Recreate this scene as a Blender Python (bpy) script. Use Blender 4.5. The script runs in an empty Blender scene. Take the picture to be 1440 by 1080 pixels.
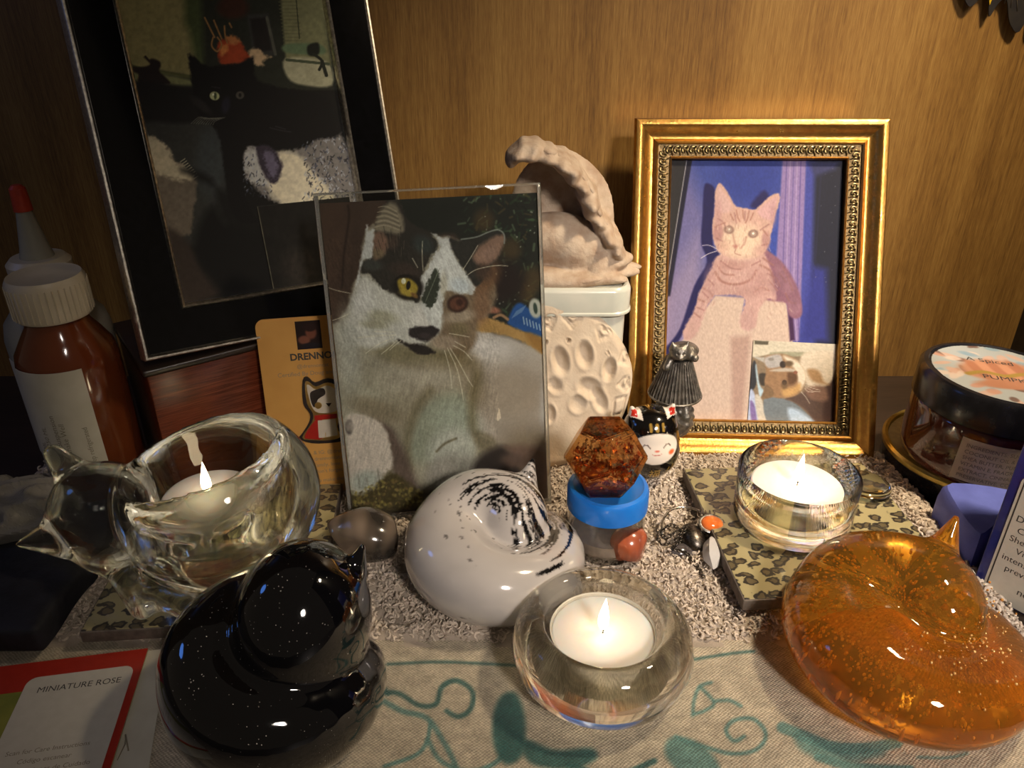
import bpy, math, random
import numpy as np
from mathutils import Matrix, Vector

random.seed(7); RNG = np.random.default_rng(7)
S = 0.01                      # every length below is in centimetres
PI = math.pi
scene = bpy.context.scene
C = scene.collection

# ------------------------------------------------------------------ camera, world, lights, exposure
cam_d = bpy.data.cameras.new('camera'); cam = bpy.data.objects.new('camera', cam_d); C.objects.link(cam)
cam_d.sensor_width = 36.0; cam_d.lens = 27.2; cam_d.clip_start = 0.005; cam_d.clip_end = 20
cam.location = (0, 0, 23.3 * S); cam.rotation_euler = (math.radians(62), 0, 0)
scene.camera = cam
scene.view_settings.view_transform = 'Standard'; scene.view_settings.look = 'None'
scene.view_settings.gamma = 1.0; scene.view_settings.use_curve_mapping = False
scene.view_settings.exposure = 0.0
scene.cycles.max_bounces = 16; scene.cycles.transmission_bounces = 14; scene.cycles.transparent_max_bounces = 12
scene.cycles.glossy_bounces = 6; scene.cycles.diffuse_bounces = 4
scene.cycles.sample_clamp_indirect = 4.0; scene.cycles.blur_glossy = 0.3

world = bpy.data.worlds.new('room_air'); scene.world = world; world.use_nodes = True
world.node_tree.nodes['Background'].inputs[0].default_value = (1.0, 0.80, 0.60, 1)
world.node_tree.nodes['Background'].inputs[1].default_value = 0.05

def lamp(name, loc, target, size, power, color, shape='DISK', spread=180):
    d = bpy.data.lights.new(name, 'AREA'); d.shape = shape; d.size = size * S; d.energy = power; d.color = color
    d.spread = math.radians(spread)
    o = bpy.data.objects.new(name, d); C.objects.link(o); o.location = Vector(loc) * S
    o.rotation_euler = (Vector(target) - Vector(loc)).to_track_quat('-Z', 'Y').to_euler()
    o['kind'] = 'helper'
    return o
lamp('reading_lamp', (31, 25, 50), (17, 38, 6), 5, .74, (1.0, 0.80, 0.55), 'DISK', 74)
lamp('front_fill_light', (50, -80, 85), (15, 30, 5), 20, .50, (1.0, 0.88, 0.78), 'DISK', 27)  # added fill from the front right, brightens the upright prints
lamp('screen_glow', (-58, 22, 38), (-20, 33, 16), 10, 0.10, (0.10, 0.30, 1.0))

# ------------------------------------------------------------------ mesh helpers
def geo(v, f): return [np.asarray(v, float).reshape(-1, 3), list(f) if not isinstance(f, np.ndarray) else f]
def join(gs):
    vs, fs, b = [], [], 0
    for v, f in gs:
        vs.append(v); fs += [tuple(int(i) + b for i in q) for q in f]; b += len(v)
    return [np.concatenate(vs), fs]
def xf(g, loc=(0, 0, 0), rot=(0, 0, 0), scale=(1, 1, 1)):
    from mathutils import Euler
    M = np.array(Euler(rot).to_matrix())
    v = (g[0] * np.array(scale if hasattr(scale, '__len__') else (scale,) * 3)) @ M.T + np.array(loc)
    return [v, g[1]]
def build(name, g, mat, parent=None, smooth=True, color=None, loc=None, link=True):
    v, f = g
    me = bpy.data.meshes.new(name)
    if isinstance(f, np.ndarray) and f.ndim == 2:
        n, k = f.shape
        me.vertices.add(len(v)); me.vertices.foreach_set('co', (v * S).astype(np.float32).ravel())
        me.loops.add(n * k); me.loops.foreach_set('vertex_index', f.astype(np.int32).ravel())
        me.polygons.add(n); me.polygons.foreach_set('loop_start', np.arange(0, n * k, k, dtype=np.int32))
        me.update(calc_edges=True)
    else:
        me.from_pydata([tuple(p) for p in v * S], [], [tuple(int(i) for i in q) for q in f])
    me.validate()
    me.polygons.foreach_set('use_smooth', [smooth is not False] * len(me.polygons))
    if smooth == 'auto':
        me.set_sharp_from_angle(angle=math.radians(38))
    if color is not None:
        a = me.color_attributes.new('Col', 'FLOAT_COLOR', 'POINT')
        c = np.ones((len(v), 4), np.float32); c[:, :3] = color; a.data.foreach_set('color', c.ravel())
    if mat is not None: me.materials.append(mat)
    o = bpy.data.objects.new(name, me)
    if link: C.objects.link(o)
    if parent is not None: o.parent = parent
    if loc is not None: o.location = Vector(loc) * S
    return o
def tag(o, label=None, cat=None, group=None, kind=None):
    if label: o['label'] = label
    if cat: o['category'] = cat
    if group: o['group'] = group
    if kind: o['kind'] = kind
    return o
def thing(name, label, cat, loc=(0, 0, 0), rot=(0, 0, 0), group=None, basis=None):
    o = bpy.data.objects.new(name, None); C.objects.link(o); o.empty_display_size = 0.01
    if basis is not None:          # right, up directions of a leaning flat thing: local x right, y up, z out of the face
        r = Vector(basis[0]).normalized(); u = Vector(basis[1]); u = (u - r * u.dot(r)).normalized(); n = r.cross(u)
        M = Matrix((r, u, n)).transposed().to_4x4(); M.translation = Vector(loc) * S
        o.matrix_world = M
    else:
        o.location = Vector(loc) * S; o.rotation_euler = rot
    return tag(o, label, cat, group)

def box(x0, x1, y0, y1, z0, z1, b=0.0):
    if b <= 0:
        v = [(x, y, z) for z in (z0, z1) for y in (y0, y1) for x in (x0, x1)]
        return geo(v, [(0, 2, 3, 1), (4, 5, 7, 6), (0, 1, 5, 4), (2, 6, 7, 3), (0, 4, 6, 2), (1, 3, 7, 5)])
    import bmesh
    bm = bmesh.new(); bmesh.ops.create_cube(bm, size=1)
    for p in bm.verts: p.co = Vector(((x0 + x1) / 2 + p.co.x * (x1 - x0), (y0 + y1) / 2 + p.co.y * (y1 - y0), (z0 + z1) / 2 + p.co.z * (z1 - z0)))
    bmesh.ops.bevel(bm, geom=bm.edges[:], offset=b, segments=3, affect='EDGES', profile=0.5)
    g = geo([tuple(p.co) for p in bm.verts], [tuple(x.index for x in q.verts) for q in bm.faces]); bm.free(); return g
def lathe(prof, n=48, closed=False, fn=None):
    prof = np.array(prof, float); m = len(prof); a = np.linspace(0, 2 * PI, n, endpoint=False)
    v = np.stack([np.outer(prof[:, 0], np.cos(a)), np.outer(prof[:, 0], np.sin(a)), np.repeat(prof[:, 1][:, None], n, 1)], -1).reshape(-1, 3)
    f = []
    for i in range(m if closed else m - 1):
        j = (i + 1) % m
        for k in range(n):
            l = (k + 1) % n; f.append((i * n + k, i * n + l, j * n + l, j * n + k))
    if not closed:
        if prof[0, 0] > 1e-6: f.append(tuple(range(n - 1, -1, -1)))
        if prof[-1, 0] > 1e-6: f.append(tuple((m - 1) * n + k for k in range(n)))
    return geo(v, f)
def spline(p, n=6, closed=False):
    p = np.array(p, float); m = len(p); out = []
    for i in range(m if closed else m - 1):
        g = (lambda k: p[k % m]) if closed else (lambda k: p[min(max(k, 0), m - 1)])
        a, b, c, d = g(i - 1), g(i), g(i + 1), g(i + 2)
        for t in np.linspace(0, 1, n, endpoint=False):
            out.append(0.5 * (2 * b + (c - a) * t + (2 * a - 5 * b + 4 * c - d) * t * t + (3 * b - a - 3 * c + d) * t ** 3))
    if not closed: out.append(p[-1])
    return np.array(out)
def tube(path, r, n=8, closed=False, flat=1.0):
    p = np.array(path, float); m = len(p); r = np.broadcast_to(np.asarray(r, float), (m,)); v = []
    up = np.array([0, 0, 1.0])
    for i in range(m):
        t = (p[(i + 1) % m] - p[i - 1]) if closed else p[min(i + 1, m - 1)] - p[max(i - 1, 0)]
        t = t / (np.linalg.norm(t) + 1e-9)
        s = np.cross(t, up)
        if np.linalg.norm(s) < 0.05: s = np.cross(t, [1, 0, 0])
        s /= np.linalg.norm(s); w = np.cross(s, t)
        for k in range(n):
            a = 2 * PI * k / n; v.append(p[i] + r[i] * (s * math.cos(a) + w * flat * math.sin(a)))
    f = [(i * n + k, i * n + (k + 1) % n, ((i + 1) % m) * n + (k + 1) % n, ((i + 1) % m) * n + k) for i in range(m if closed else m - 1) for k in range(n)]
    if not closed: f += [tuple(range(n - 1, -1, -1)), tuple((m - 1) * n + k for k in range(n))]
    return geo(v, f)
def ball(c, r, n=16, m=10):
    r = r if hasattr(r, '__len__') else (r,) * 3
    a = np.linspace(-PI / 2, PI / 2, m)
    g = lathe([(max(math.cos(t), 1e-4), math.sin(t)) for t in a], n)
    return xf(g, c, scale=r)
def prism(poly, z0, z1):
    p = np.array(poly, float); n = len(p)
    if sum(p[i, 0] * p[(i + 1) % n, 1] - p[(i + 1) % n, 0] * p[i, 1] for i in range(n)) < 0: p = p[::-1]
    v = [(x, y, z0) for x, y in p] + [(x, y, z1) for x, y in p]
    return geo(v, [tuple(range(n - 1, -1, -1)), tuple(range(n, 2 * n))] + [(i, (i + 1) % n, n + (i + 1) % n, n + i) for i in range(n)])
def rrect(x0, x1, y0, y1, r, n=5):
    o = []
    for cx, cy, a0 in ((x1 - r, y0 + r, -90), (x1 - r, y1 - r, 0), (x0 + r, y1 - r, 90), (x0 + r, y0 + r, 180)):
        for k in range(n + 1):
            a = math.radians(a0 + 90 * k / n); o.append((cx + r * math.cos(a), cy + r * math.sin(a)))
    return o
def grid(nx, ny, x0, x1, y0, y1):
    X, Y = np.meshgrid(np.linspace(x0, x1, nx + 1), np.linspace(y0, y1, ny + 1))
    v = np.stack([X, Y, np.zeros_like(X)], -1).reshape(-1, 3)
    i = np.arange(nx)[None, :] + (nx + 1) * np.arange(ny)[:, None]
    f = np.stack([i, i + 1, i + nx + 2, i + nx + 1], -1).reshape(-1, 4)
    return [v, f]
def moulding(W, H, prof):
    """four mitred rails of a picture frame; prof = (distance in from the edge, height), closed at the back"""
    out = []
    P = [(s, h) for s, h in prof]; n = len(P)
    for side in range(4):
        L = W if side % 2 == 0 else H
        v = []
        for e in (0, 1):
            for s, h in P: v.append(((s if e == 0 else L - s), s, h))
        f = [(i, n + i, n + (i + 1) % n, (i + 1) % n) for i in range(n)] + [tuple(range(n)), tuple(range(2 * n - 1, n - 1, -1))]
        v = np.array(v, float)
        if side == 1: v = np.stack([W - v[:, 1], v[:, 0], v[:, 2]], 1)
        if side == 2: v = np.stack([W - v[:, 0], H - v[:, 1], v[:, 2]], 1)
        if side == 3: v = np.stack([v[:, 1], H - v[:, 0], v[:, 2]], 1)
        out.append(geo(v, f))
    return out

# ---- implicit surfaces (smooth unions turned into quads by surface nets)
def surf(fn, lo, hi, res, relax=2):
    lo = np.array(lo, float); hi = np.array(hi, float); n = np.ceil((hi - lo) / res).astype(int) + 1
    ax = [lo[i] + res * np.arange(n[i]) for i in range(3)]
    X, Y, Z = np.meshgrid(*ax, indexing='ij'); V = fn(X, Y, Z)
    s = V < 0
    c = tuple(m - 1 for m in n)
    acc = np.zeros(c + (3,)); cnt = np.zeros(c)
    corners = [(i, j, k) for i in (0, 1) for j in (0, 1) for k in (0, 1)]
    sl = lambda q: tuple(slice(q[d], q[d] + c[d]) for d in range(3))
    for a in corners:
        for d in range(3):
            if a[d] == 0:
                b = list(a); b[d] = 1; b = tuple(b)
                va, vb = V[sl(a)], V[sl(b)]; m = s[sl(a)] != s[sl(b)]
                t = np.where(m, va / np.where(m, va - vb, 1), 0)
                for e in range(3): acc[..., e] += m * (a[e] + (t if e == d else 0))
                cnt += m
    act = cnt > 0; idx = -np.ones(c, int); idx[act] = np.arange(act.sum())
    cell = np.argwhere(act); v = lo + res * (cell + acc[act] / cnt[act][:, None])
    fs = []
    for d in range(3):
        e1, e2 = [(1, 2), (2, 0), (0, 1)][d]
        a = [slice(0, n[k]) for k in range(3)]; b = list(a); a[d] = slice(0, n[d] - 1); b[d] = slice(1, n[d])
        m = s[tuple(a)] != s[tuple(b)]; q = np.argwhere(m)
        q = q[(q[:, e1] > 0) & (q[:, e2] > 0) & (q[:, e1] < c[e1]) & (q[:, e2] < c[e2])]
        ins = s[tuple(q.T)]
        def at(o1, o2):
            p = q.copy(); p[:, e1] -= o1; p[:, e2] -= o2; return idx[tuple(p.T)]
        Q = np.stack([at(1, 1), at(0, 1), at(0, 0), at(1, 0)], 1)
        Q[~ins] = Q[~ins][:, ::-1]; fs.append(Q)
    f = np.concatenate(fs); f = f[(f >= 0).all(1)]
    for _ in range(relax):
        a = np.zeros_like(v); k = np.zeros(len(v))
        for i, j in ((0, 1), (1, 2), (2, 3), (3, 0)):
            np.add.at(a, f[:, i], v[f[:, j]]); np.add.at(k, f[:, i], 1)
            np.add.at(a, f[:, j], v[f[:, i]]); np.add.at(k, f[:, j], 1)
        v = v * 0.4 + 0.6 * a / np.maximum(k, 1)[:, None]
    return [v, f]
def smin(ds, k):
    m = np.minimum.reduce(ds)
    return m - k * np.log(sum(np.exp(-(d - m) / k) for d in ds))
def s_ell(X, Y, Z, c, r, yaw=0.0, tilt=0.0):
    x, y, z = X - c[0], Y - c[1], Z - c[2]
    if yaw: x, y = x * math.cos(yaw) + y * math.sin(yaw), -x * math.sin(yaw) + y * math.cos(yaw)
    if tilt: x, z = x * math.cos(tilt) + z * math.sin(tilt), -x * math.sin(tilt) + z * math.cos(tilt)
    q = np.sqrt((x / r[0]) ** 2 + (y / r[1]) ** 2 + (z / r[2]) ** 2)
    return (q - 1) * min(r)
def s_cap(X, Y, Z, a, b, ra, rb):
    a = np.array(a, float); b = np.array(b, float); d = b - a; L = d @ d
    t = np.clip(((X - a[0]) * d[0] + (Y - a[1]) * d[1] + (Z - a[2]) * d[2]) / L, 0, 1)
    return np.sqrt((X - a[0] - t * d[0]) ** 2 + (Y - a[1] - t * d[1]) ** 2 + (Z - a[2] - t * d[2]) ** 2) - (ra + t * (rb - ra))

# ---- value noise for colour and relief
def vnoise(x, y, seed=0):
    xi = np.floor(x).astype(np.int64); yi = np.floor(y).astype(np.int64); fx = x - xi; fy = y - yi
    def h(a, b):
        n = (a * 374761393 + b * 668265263 + seed * 1442695041) & 0xffffffff
        n = ((n ^ (n >> 13)) * 1274126177) & 0xffffffff
        return ((n ^ (n >> 16)) & 0xffff) / 65535.0
    u = fx * fx * (3 - 2 * fx); w = fy * fy * (3 - 2 * fy)
    return (h(xi, yi) * (1 - u) + h(xi + 1, yi) * u) * (1 - w) + (h(xi, yi + 1) * (1 - u) + h(xi + 1, yi + 1) * u) * w
def fbm(x, y, o=4, seed=0):
    s, a, t = 0, 1.0, 0
    for k in range(o): s = s + a * vnoise(x * 2 ** k, y * 2 ** k, seed + k); t += a; a *= 0.5
    return s / t

# ---- flat prints: a picture painted on the vertices of a fine grid
def lin(c):
    c = np.asarray(c, float) / 255.0
    return np.where(c <= 0.04045, c / 12.92, ((c + 0.055) / 1.055) ** 2.4)
class Print:
    """corners = BL, BR, TR, TL of the print in the units the artwork was traced in"""
    def __init__(s, w, h, nx, corners, bg):
        ny = int(nx * h / w); s.g = grid(nx, ny, 0, w, 0, h)
        u = s.g[0][:, 0] / w; v = s.g[0][:, 1] / h
        A = []; 
        for (a, b), (x, y) in zip(((0, 0), (1, 0), (1, 1), (0, 1)), corners):
            A.append([a, b, 1, 0, 0, 0, -x * a, -x * b, -x]); A.append([0, 0, 0, a, b, 1, -y * a, -y * b, -y])
        Hm = np.linalg.svd(np.array(A, float))[2][-1].reshape(3, 3)
        q = Hm @ np.stack([u, v, np.ones_like(u)]); s.X = q[0] / q[2]; s.Y = q[1] / q[2]
        s.c = np.tile(np.array(bg, float), (len(u), 1))
    def _mix(s, m, col, idx=None):
        col = np.array(col, float)
        if idx is None: s.c += (col - s.c) * m[:, None]
        else: s.c[idx] += (col - s.c[idx]) * m[:, None]
    def poly(s, pts, col, fe=2.0, rag=0.0, rs=5.0, sm=True, a=1.0, seed=1):
        P = spline(pts, 4, True) if sm else np.array(pts, float)
        pad = fe + rag + 2; lo = P.min(0) - pad; hi = P.max(0) + pad
        ix = np.where((s.X > lo[0]) & (s.X < hi[0]) & (s.Y > lo[1]) & (s.Y < hi[1]))[0]
        if not len(ix): return
        x, y = s.X[ix], s.Y[ix]; d = np.full(len(ix), 1e9); ins = np.zeros(len(ix), bool)
        for i in range(len(P)):
            (x0, y0), (x1, y1) = P[i - 1], P[i]; dx, dy = x1 - x0, y1 - y0; L = dx * dx + dy * dy + 1e-9
            t = np.clip(((x - x0) * dx + (y - y0) * dy) / L, 0, 1)
            d = np.minimum(d, np.hypot(x - x0 - t * dx, y - y0 - t * dy))
            c = (y0 > y) != (y1 > y)
            ins ^= c & (x < dx * (y - y0) / (dy if abs(dy) > 1e-9 else 1e-9) + x0)
        sd = np.where(ins, -d, d)
        if rag: sd = sd + rag * (2 * fbm(x / rs, y / rs, 3, seed) - 1) * 2
        s._mix(a * np.clip(0.5 - sd / (2 * fe), 0, 1), col, ix)
    def ell(s, cx, cy, rx, ry, col, fe=0.3, ang=0, a=1.0):
        t = math.radians(ang); x, y = s.X - cx, s.Y - cy
        x, y = x * math.cos(t) + y * math.sin(t), -x * math.sin(t) + y * math.cos(t)
        q = np.sqrt((x / rx) ** 2 + (y / ry) ** 2); m = np.clip((1 + fe / 2 - q) / max(fe, 1e-3), 0, 1)
        s._mix(a * m * m * (3 - 2 * m), col)
    def line(s, pts, w, col, fe=0.6, a=1.0, sm=True):
        P = spline(pts, 5) if sm and len(pts) > 2 else np.array(pts, float)
        lo = P.min(0) - w - 3; hi = P.max(0) + w + 3
        ix = np.where((s.X > lo[0]) & (s.X < hi[0]) & (s.Y > lo[1]) & (s.Y < hi[1]))[0]
        if not len(ix): return
        x, y = s.X[ix], s.Y[ix]; d = np.full(len(ix), 1e9)
        for i in range(1, len(P)):
            (x0, y0), (x1, y1) = P[i - 1], P[i]; dx, dy = x1 - x0, y1 - y0
            t = np.clip(((x - x0) * dx + (y - y0) * dy) / (dx * dx + dy * dy + 1e-9), 0, 1)
            d = np.minimum(d, np.hypot(x - x0 - t * dx, y - y0 - t * dy))
        s._mix(a * np.clip((w / 2 - d) / fe + 0.5, 0, 1), col, ix)
    def grain(s, amp, sx, sy, ang=0, seed=3, o=3, region=None):
        t = math.radians(ang); x = s.X * math.cos(t) + s.Y * math.sin(t); y = -s.X * math.sin(t) + s.Y * math.cos(t)
        n = (fbm(x / sx, y / sy, o, seed) - 0.5) * 2
        k = 1 + amp * n * (1 if region is None else region)
        s.c *= k[:, None]
    def speck(s, x0, x1, y0, y1, n, col, r=(0.8, 2), seed=5, a=0.7):
        q = np.random.default_rng(seed)
        for _ in range(n):
            s.ell(q.uniform(x0, x1), q.uniform(y0, y1), q.uniform(*r), q.uniform(*r), col, 0.8, q.uniform(0, 180), a * q.uniform(.4, 1))
    def make(s, name, mat, parent, gain=1.0, z=0.0, loc=(0, 0)):
        g = [s.g[0] + np.array([loc[0], loc[1], z]), s.g[1]]
        return build(name, g, mat, parent, True, np.clip(lin(np.clip(s.c, 0, 255)) * gain, 0, 0.95))

# ---- text as thin raised print
def text_geo(body, size=1.0, align='LEFT', bold=0.0, ex=0.0, spacing=1.0):
    cu = bpy.data.curves.new('t', 'FONT'); cu.body = body; cu.size = size; cu.align_x = align; cu.offset = bold; cu.extrude = ex
    cu.space_line = spacing; cu.resolution_u = 3
    o = bpy.data.objects.new('t', cu); C.objects.link(o)
    dg = bpy.context.evaluated_depsgraph_get(); me = bpy.data.meshes.new_from_object(o.evaluated_get(dg))
    v = np.array([tuple(p.co) for p in me.vertices]).reshape(-1, 3); f = [tuple(p.vertices) for p in me.polygons]
    bpy.data.objects.remove(o); bpy.data.curves.remove(cu); bpy.data.meshes.remove(me)
    return [v, f]
def wrap(g, r):                 # bend a flat drawing (x, y, lift) round a vertical cylinder, centred on -y
    v = g[0]; a = v[:, 0] / r; R = r + v[:, 2]
    return [np.stack([R * np.sin(a), -R * np.cos(a), v[:, 1]], 1), g[1]]

# ------------------------------------------------------------------ materials
def nodes(name):
    m = bpy.data.materials.new(name); m.use_nodes = True; nt = m.node_tree
    return m, nt, nt.nodes['Principled BSDF']
def add(nt, t, **kw):
    n = nt.nodes.new(t)
    for k, v in kw.items():
        if k.startswith('i_'):
            key = k[2:]; key = int(key) if key.isdigit() else key.replace('_', ' ')
            n.inputs[key].default_value = v
        else: setattr(n, k, v)
    return n
def mat(name, col, rough=0.5, metal=0.0, col2=None, nscale=3.0, detail=3, bump=0.0, bscale=None, stretch=(1, 1, 1), trans=0.0,
        ior=1.5, coat=0.0, sss=0.0, ssr=(1, .6, .4), attr=False, absorb=None, spec=0.5, contrast=(0.35, 0.65), rough2=None):
    m, nt, p = nodes(name); L = nt.links.new
    p.inputs['Base Color'].default_value = (*col, 1); p.inputs['Roughness'].default_value = rough; p.inputs['Metallic'].default_value = metal
    p.inputs['IOR'].default_value = ior; p.inputs['Transmission Weight'].default_value = trans
    p.inputs['Coat Weight'].default_value = coat; p.inputs['Coat Roughness'].default_value = 0.04
    p.inputs['Specular IOR Level'].default_value = spec
    if sss:
        p.inputs['Subsurface Weight'].default_value = sss; p.inputs['Subsurface Radius'].default_value = ssr
        p.inputs['Subsurface Scale'].default_value = 0.7 * S
    tc = add(nt, 'ShaderNodeTexCoord'); mp = add(nt, 'ShaderNodeMapping'); L(tc.outputs['Object'], mp.inputs['Vector'])
    mp.inputs['Scale'].default_value = tuple(100.0 * s for s in stretch)
    if attr:
        a = add(nt, 'ShaderNodeVertexColor', layer_name='Col'); L(a.outputs['Color'], p.inputs['Base Color'])
    if col2 is not None:
        n = add(nt, 'ShaderNodeTexNoise', i_Scale=nscale, i_Detail=detail); L(mp.outputs['Vector'], n.inputs['Vector'])
        r = add(nt, 'ShaderNodeValToRGB'); r.color_ramp.elements[0].position, r.color_ramp.elements[1].position = contrast
        r.color_ramp.elements[0].color = (*col, 1); r.color_ramp.elements[1].color = (*col2, 1)
        L(n.outputs['Fac'], r.inputs['Fac']); L(r.outputs['Color'], p.inputs['Base Color'])
        if rough2 is not None:
            q = add(nt, 'ShaderNodeMapRange', i_From_Min=0.3, i_From_Max=0.7, i_To_Min=rough, i_To_Max=rough2)
            L(n.outputs['Fac'], q.inputs['Value']); L(q.outputs['Result'], p.inputs['Roughness'])
    if bump:
        n = add(nt, 'ShaderNodeTexNoise', i_Scale=bscale or nscale, i_Detail=4.0); L(mp.outputs['Vector'], n.inputs['Vector'])
        b = add(nt, 'ShaderNodeBump', i_Strength=1.0, i_Distance=bump * S); L(n.outputs['Fac'], b.inputs['Height']); L(b.outputs['Normal'], p.inputs['Normal'])
    if absorb is not None:
        v = add(nt, 'ShaderNodeVolumeAbsorption', i_Color=(*absorb[0], 1), i_Density=absorb[1] * 100.0)
        L(v.outputs['Volume'], nt.nodes['Material Output'].inputs['Volume'])
    return m
def emis(name, col, strength):
    m, nt, p = nodes(name); nt.nodes.remove(p)
    e = add(nt, 'ShaderNodeEmission', i_Color=(*col, 1), i_Strength=strength); nt.links.new(e.outputs[0], nt.nodes['Material Output'].inputs['Surface'])
    return m

def pane(name, tint=(.98, .98, .96), clear=1.0, rough=.02, gcol=(.98, .985, .97)):
    """thin clear sheet: light passes straight through, the surface mirrors a little by Fresnel"""
    m, nt, p = nodes(name); nt.nodes.remove(p); L = nt.links.new
    t = add(nt, 'ShaderNodeBsdfTransparent', i_Color=(*tint, 1)); g = add(nt, 'ShaderNodeBsdfGlossy', i_Roughness=rough); f = add(nt, 'ShaderNodeFresnel', i_IOR=1.35)
    x = add(nt, 'ShaderNodeMixShader'); L(f.outputs[0], x.inputs[0]); L(t.outputs[0], x.inputs[1]); L(g.outputs[0], x.inputs[2]); last = x
    if clear < 1:
        q = add(nt, 'ShaderNodeBsdfGlass', i_IOR=1.45, i_Roughness=.01, i_Color=(*gcol, 1)); y = add(nt, 'ShaderNodeMixShader', i_Fac=clear)
        L(q.outputs[0], y.inputs[1]); L(x.outputs[0], y.inputs[2]); last = y
    L(last.outputs[0], nt.nodes['Material Output'].inputs['Surface']); return m
def wood(name, dark, mid, light, scale=1.0, rough=0.35, axis='z', coat=0.3):
    """straight-grained veneer: long thin fibres and short pores along the axis"""
    m, nt, p = nodes(name); L = nt.links.new
    tc = add(nt, 'ShaderNodeTexCoord'); mp = add(nt, 'ShaderNodeMapping'); L(tc.outputs['Object'], mp.inputs['Vector'])
    k = 100.0 * scale
    mp.inputs['Scale'].default_value = {'z': (k, k, k * 0.035), 'x': (k * 0.035, k, k)}[axis]
    wob = add(nt, 'ShaderNodeTexNoise', i_Scale=0.35, i_Detail=2.0); L(mp.outputs['Vector'], wob.inputs['Vector'])
    n1 = add(nt, 'ShaderNodeTexNoise', i_Scale=11.0, i_Detail=6.0, i_Roughness=0.7); L(mp.outputs['Vector'], n1.inputs['Vector'])
    n2 = add(nt, 'ShaderNodeTexNoise', i_Scale=34.0, i_Detail=3.0, i_Roughness=0.6); L(mp.outputs['Vector'], n2.inputs['Vector'])
    r = add(nt, 'ShaderNodeValToRGB'); e = r.color_ramp.elements; e[0].position = .32; e[0].color = (*dark, 1); e[1].position = .68; e[1].color = (*light, 1)
    x = e.new(.5); x.color = (*mid, 1)
    mx = add(nt, 'ShaderNodeMath', operation='MULTIPLY_ADD'); mx.inputs[1].default_value = 0.45; L(n2.outputs['Fac'], mx.inputs[0])
    m2 = add(nt, 'ShaderNodeMath', operation='MULTIPLY'); m2.inputs[1].default_value = 0.55; L(n1.outputs['Fac'], m2.inputs[0]); L(m2.outputs[0], mx.inputs[2])
    m3 = add(nt, 'ShaderNodeMath', operation='MULTIPLY_ADD'); m3.inputs[1].default_value = 0.35; L(wob.outputs['Fac'], m3.inputs[0])
    m4 = add(nt, 'ShaderNodeMath', operation='SUBTRACT'); m4.inputs[1].default_value = 0.175; L(mx.outputs[0], m4.inputs[0]); L(m4.outputs[0], m3.inputs[2])
    L(m3.outputs[0], r.inputs['Fac']); L(r.outputs['Color'], p.inputs['Base Color'])
    b = add(nt, 'ShaderNodeBump', i_Strength=0.5, i_Distance=0.01 * S); L(mx.outputs[0], b.inputs['Height']); L(b.outputs['Normal'], p.inputs['Normal'])
    p.inputs['Roughness'].default_value = rough; p.inputs['Coat Weight'].default_value = coat; p.inputs['Coat Roughness'].default_value = 0.25
    return m

M = {}
M['wall'] = wood('golden_brown_veneer', (.11, .053, .014), (.245, .128, .032), (.37, .22, .062), 1.0, 0.42, 'z', 0.15)
M['side'] = mat('dark_grey_paint', (.035, .033, .03), .6, col2=(.05, .047, .042), nscale=2, bump=.01, bscale=20)
M['table'] = wood('dark_table_wood', (.012, .008, .006), (.03, .018, .012), (.05, .03, .02), .8, .4, 'x')
M['mahog'] = wood('mahogany_red_wood', (.05, .010, .005), (.16, .035, .015), (.28, .075, .03), .7, .25, 'x', .6)
M['print'] = mat('photo_paper', (1, 1, 1), .6, attr=True, spec=.2)
M['print_bare'] = mat('painted_surface', (1, 1, 1), .55, attr=True)
M['gloss'] = mat('glazed_surface', (1, 1, 1), .12, attr=True, coat=.8)
M['blackframe'] = mat('black_lacquer', (.003, .003, .003), .10, col2=(.005, .005, .006), nscale=4, coat=.1)
M['silver'] = mat('silver_trim', (.85, .80, .68), .34, 1.0, col2=(.5, .46, .4), nscale=6)
M['gold'] = mat('antique_gold_leaf', (.62, .36, .09), .27, 1.0, col2=(.36, .17, .045), nscale=2.2, detail=6, bump=.012, bscale=9, stretch=(1, 1, 1), contrast=(.3, .75), rough2=.42)
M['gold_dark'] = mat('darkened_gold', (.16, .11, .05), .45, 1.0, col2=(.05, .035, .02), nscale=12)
M['bead'] = mat('worn_gold_relief', (.50, .40, .20), .33, 1.0, col2=(.10, .075, .035), nscale=9, contrast=(.4, .6))
M['acrylic'] = pane('clear_acrylic'); M['acrylic_edge'] = mat('acrylic_cut_edge', (.97, .97, .95), .05, trans=.8, ior=1.49); M['cup_glass'] = pane('clear_cup_glass', (.97, .98, .95), .55)
M['glass_green'] = pane('greenish_clear_glass', (.93, .97, .89), .38); M['glass_holder'] = pane('heavy_clear_glass', (.98, .98, .95), .30)
M['glass'] = mat('clear_glass', (.98, .985, .97), .01, trans=1.0, ior=1.5, absorb=((.80, .86, .74), .10))
M['wax'] = mat('white_wax', (.92, .84, .79), .4, sss=1.0, ssr=(1, .75, .6))
M['alu'] = mat('thin_aluminium', (.62, .60, .54), .5, .4, col2=(.55, .53, .47), nscale=3)
M['wick'] = mat('charred_wick', (.015, .012, .02), .9, col2=(.03, .02, .02))
M['flame'] = emis('candle_flame', (1.0, .78, .48), 14.0)
M['clay'] = mat('cream_clay', (.60, .50, .38), .8, col2=(.52, .42, .31), nscale=1.2, detail=5, bump=.02, bscale=8)
M['tin'] = mat('pale_enamel_tin', (.62, .62, .54), .28, col2=(.55, .57, .50), nscale=.8, coat=.4)
M['resin'] = mat('ivory_resin', (.52, .42, .32), .7, col2=(.36, .25, .17), nscale=1.3, detail=6, bump=.05, bscale=5, contrast=(.35, .7))
M['pewter'] = mat('dull_pewter', (.27, .25, .22), .42, .8, col2=(.11, .10, .088), nscale=3, detail=5, bump=.03, bscale=8)
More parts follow.
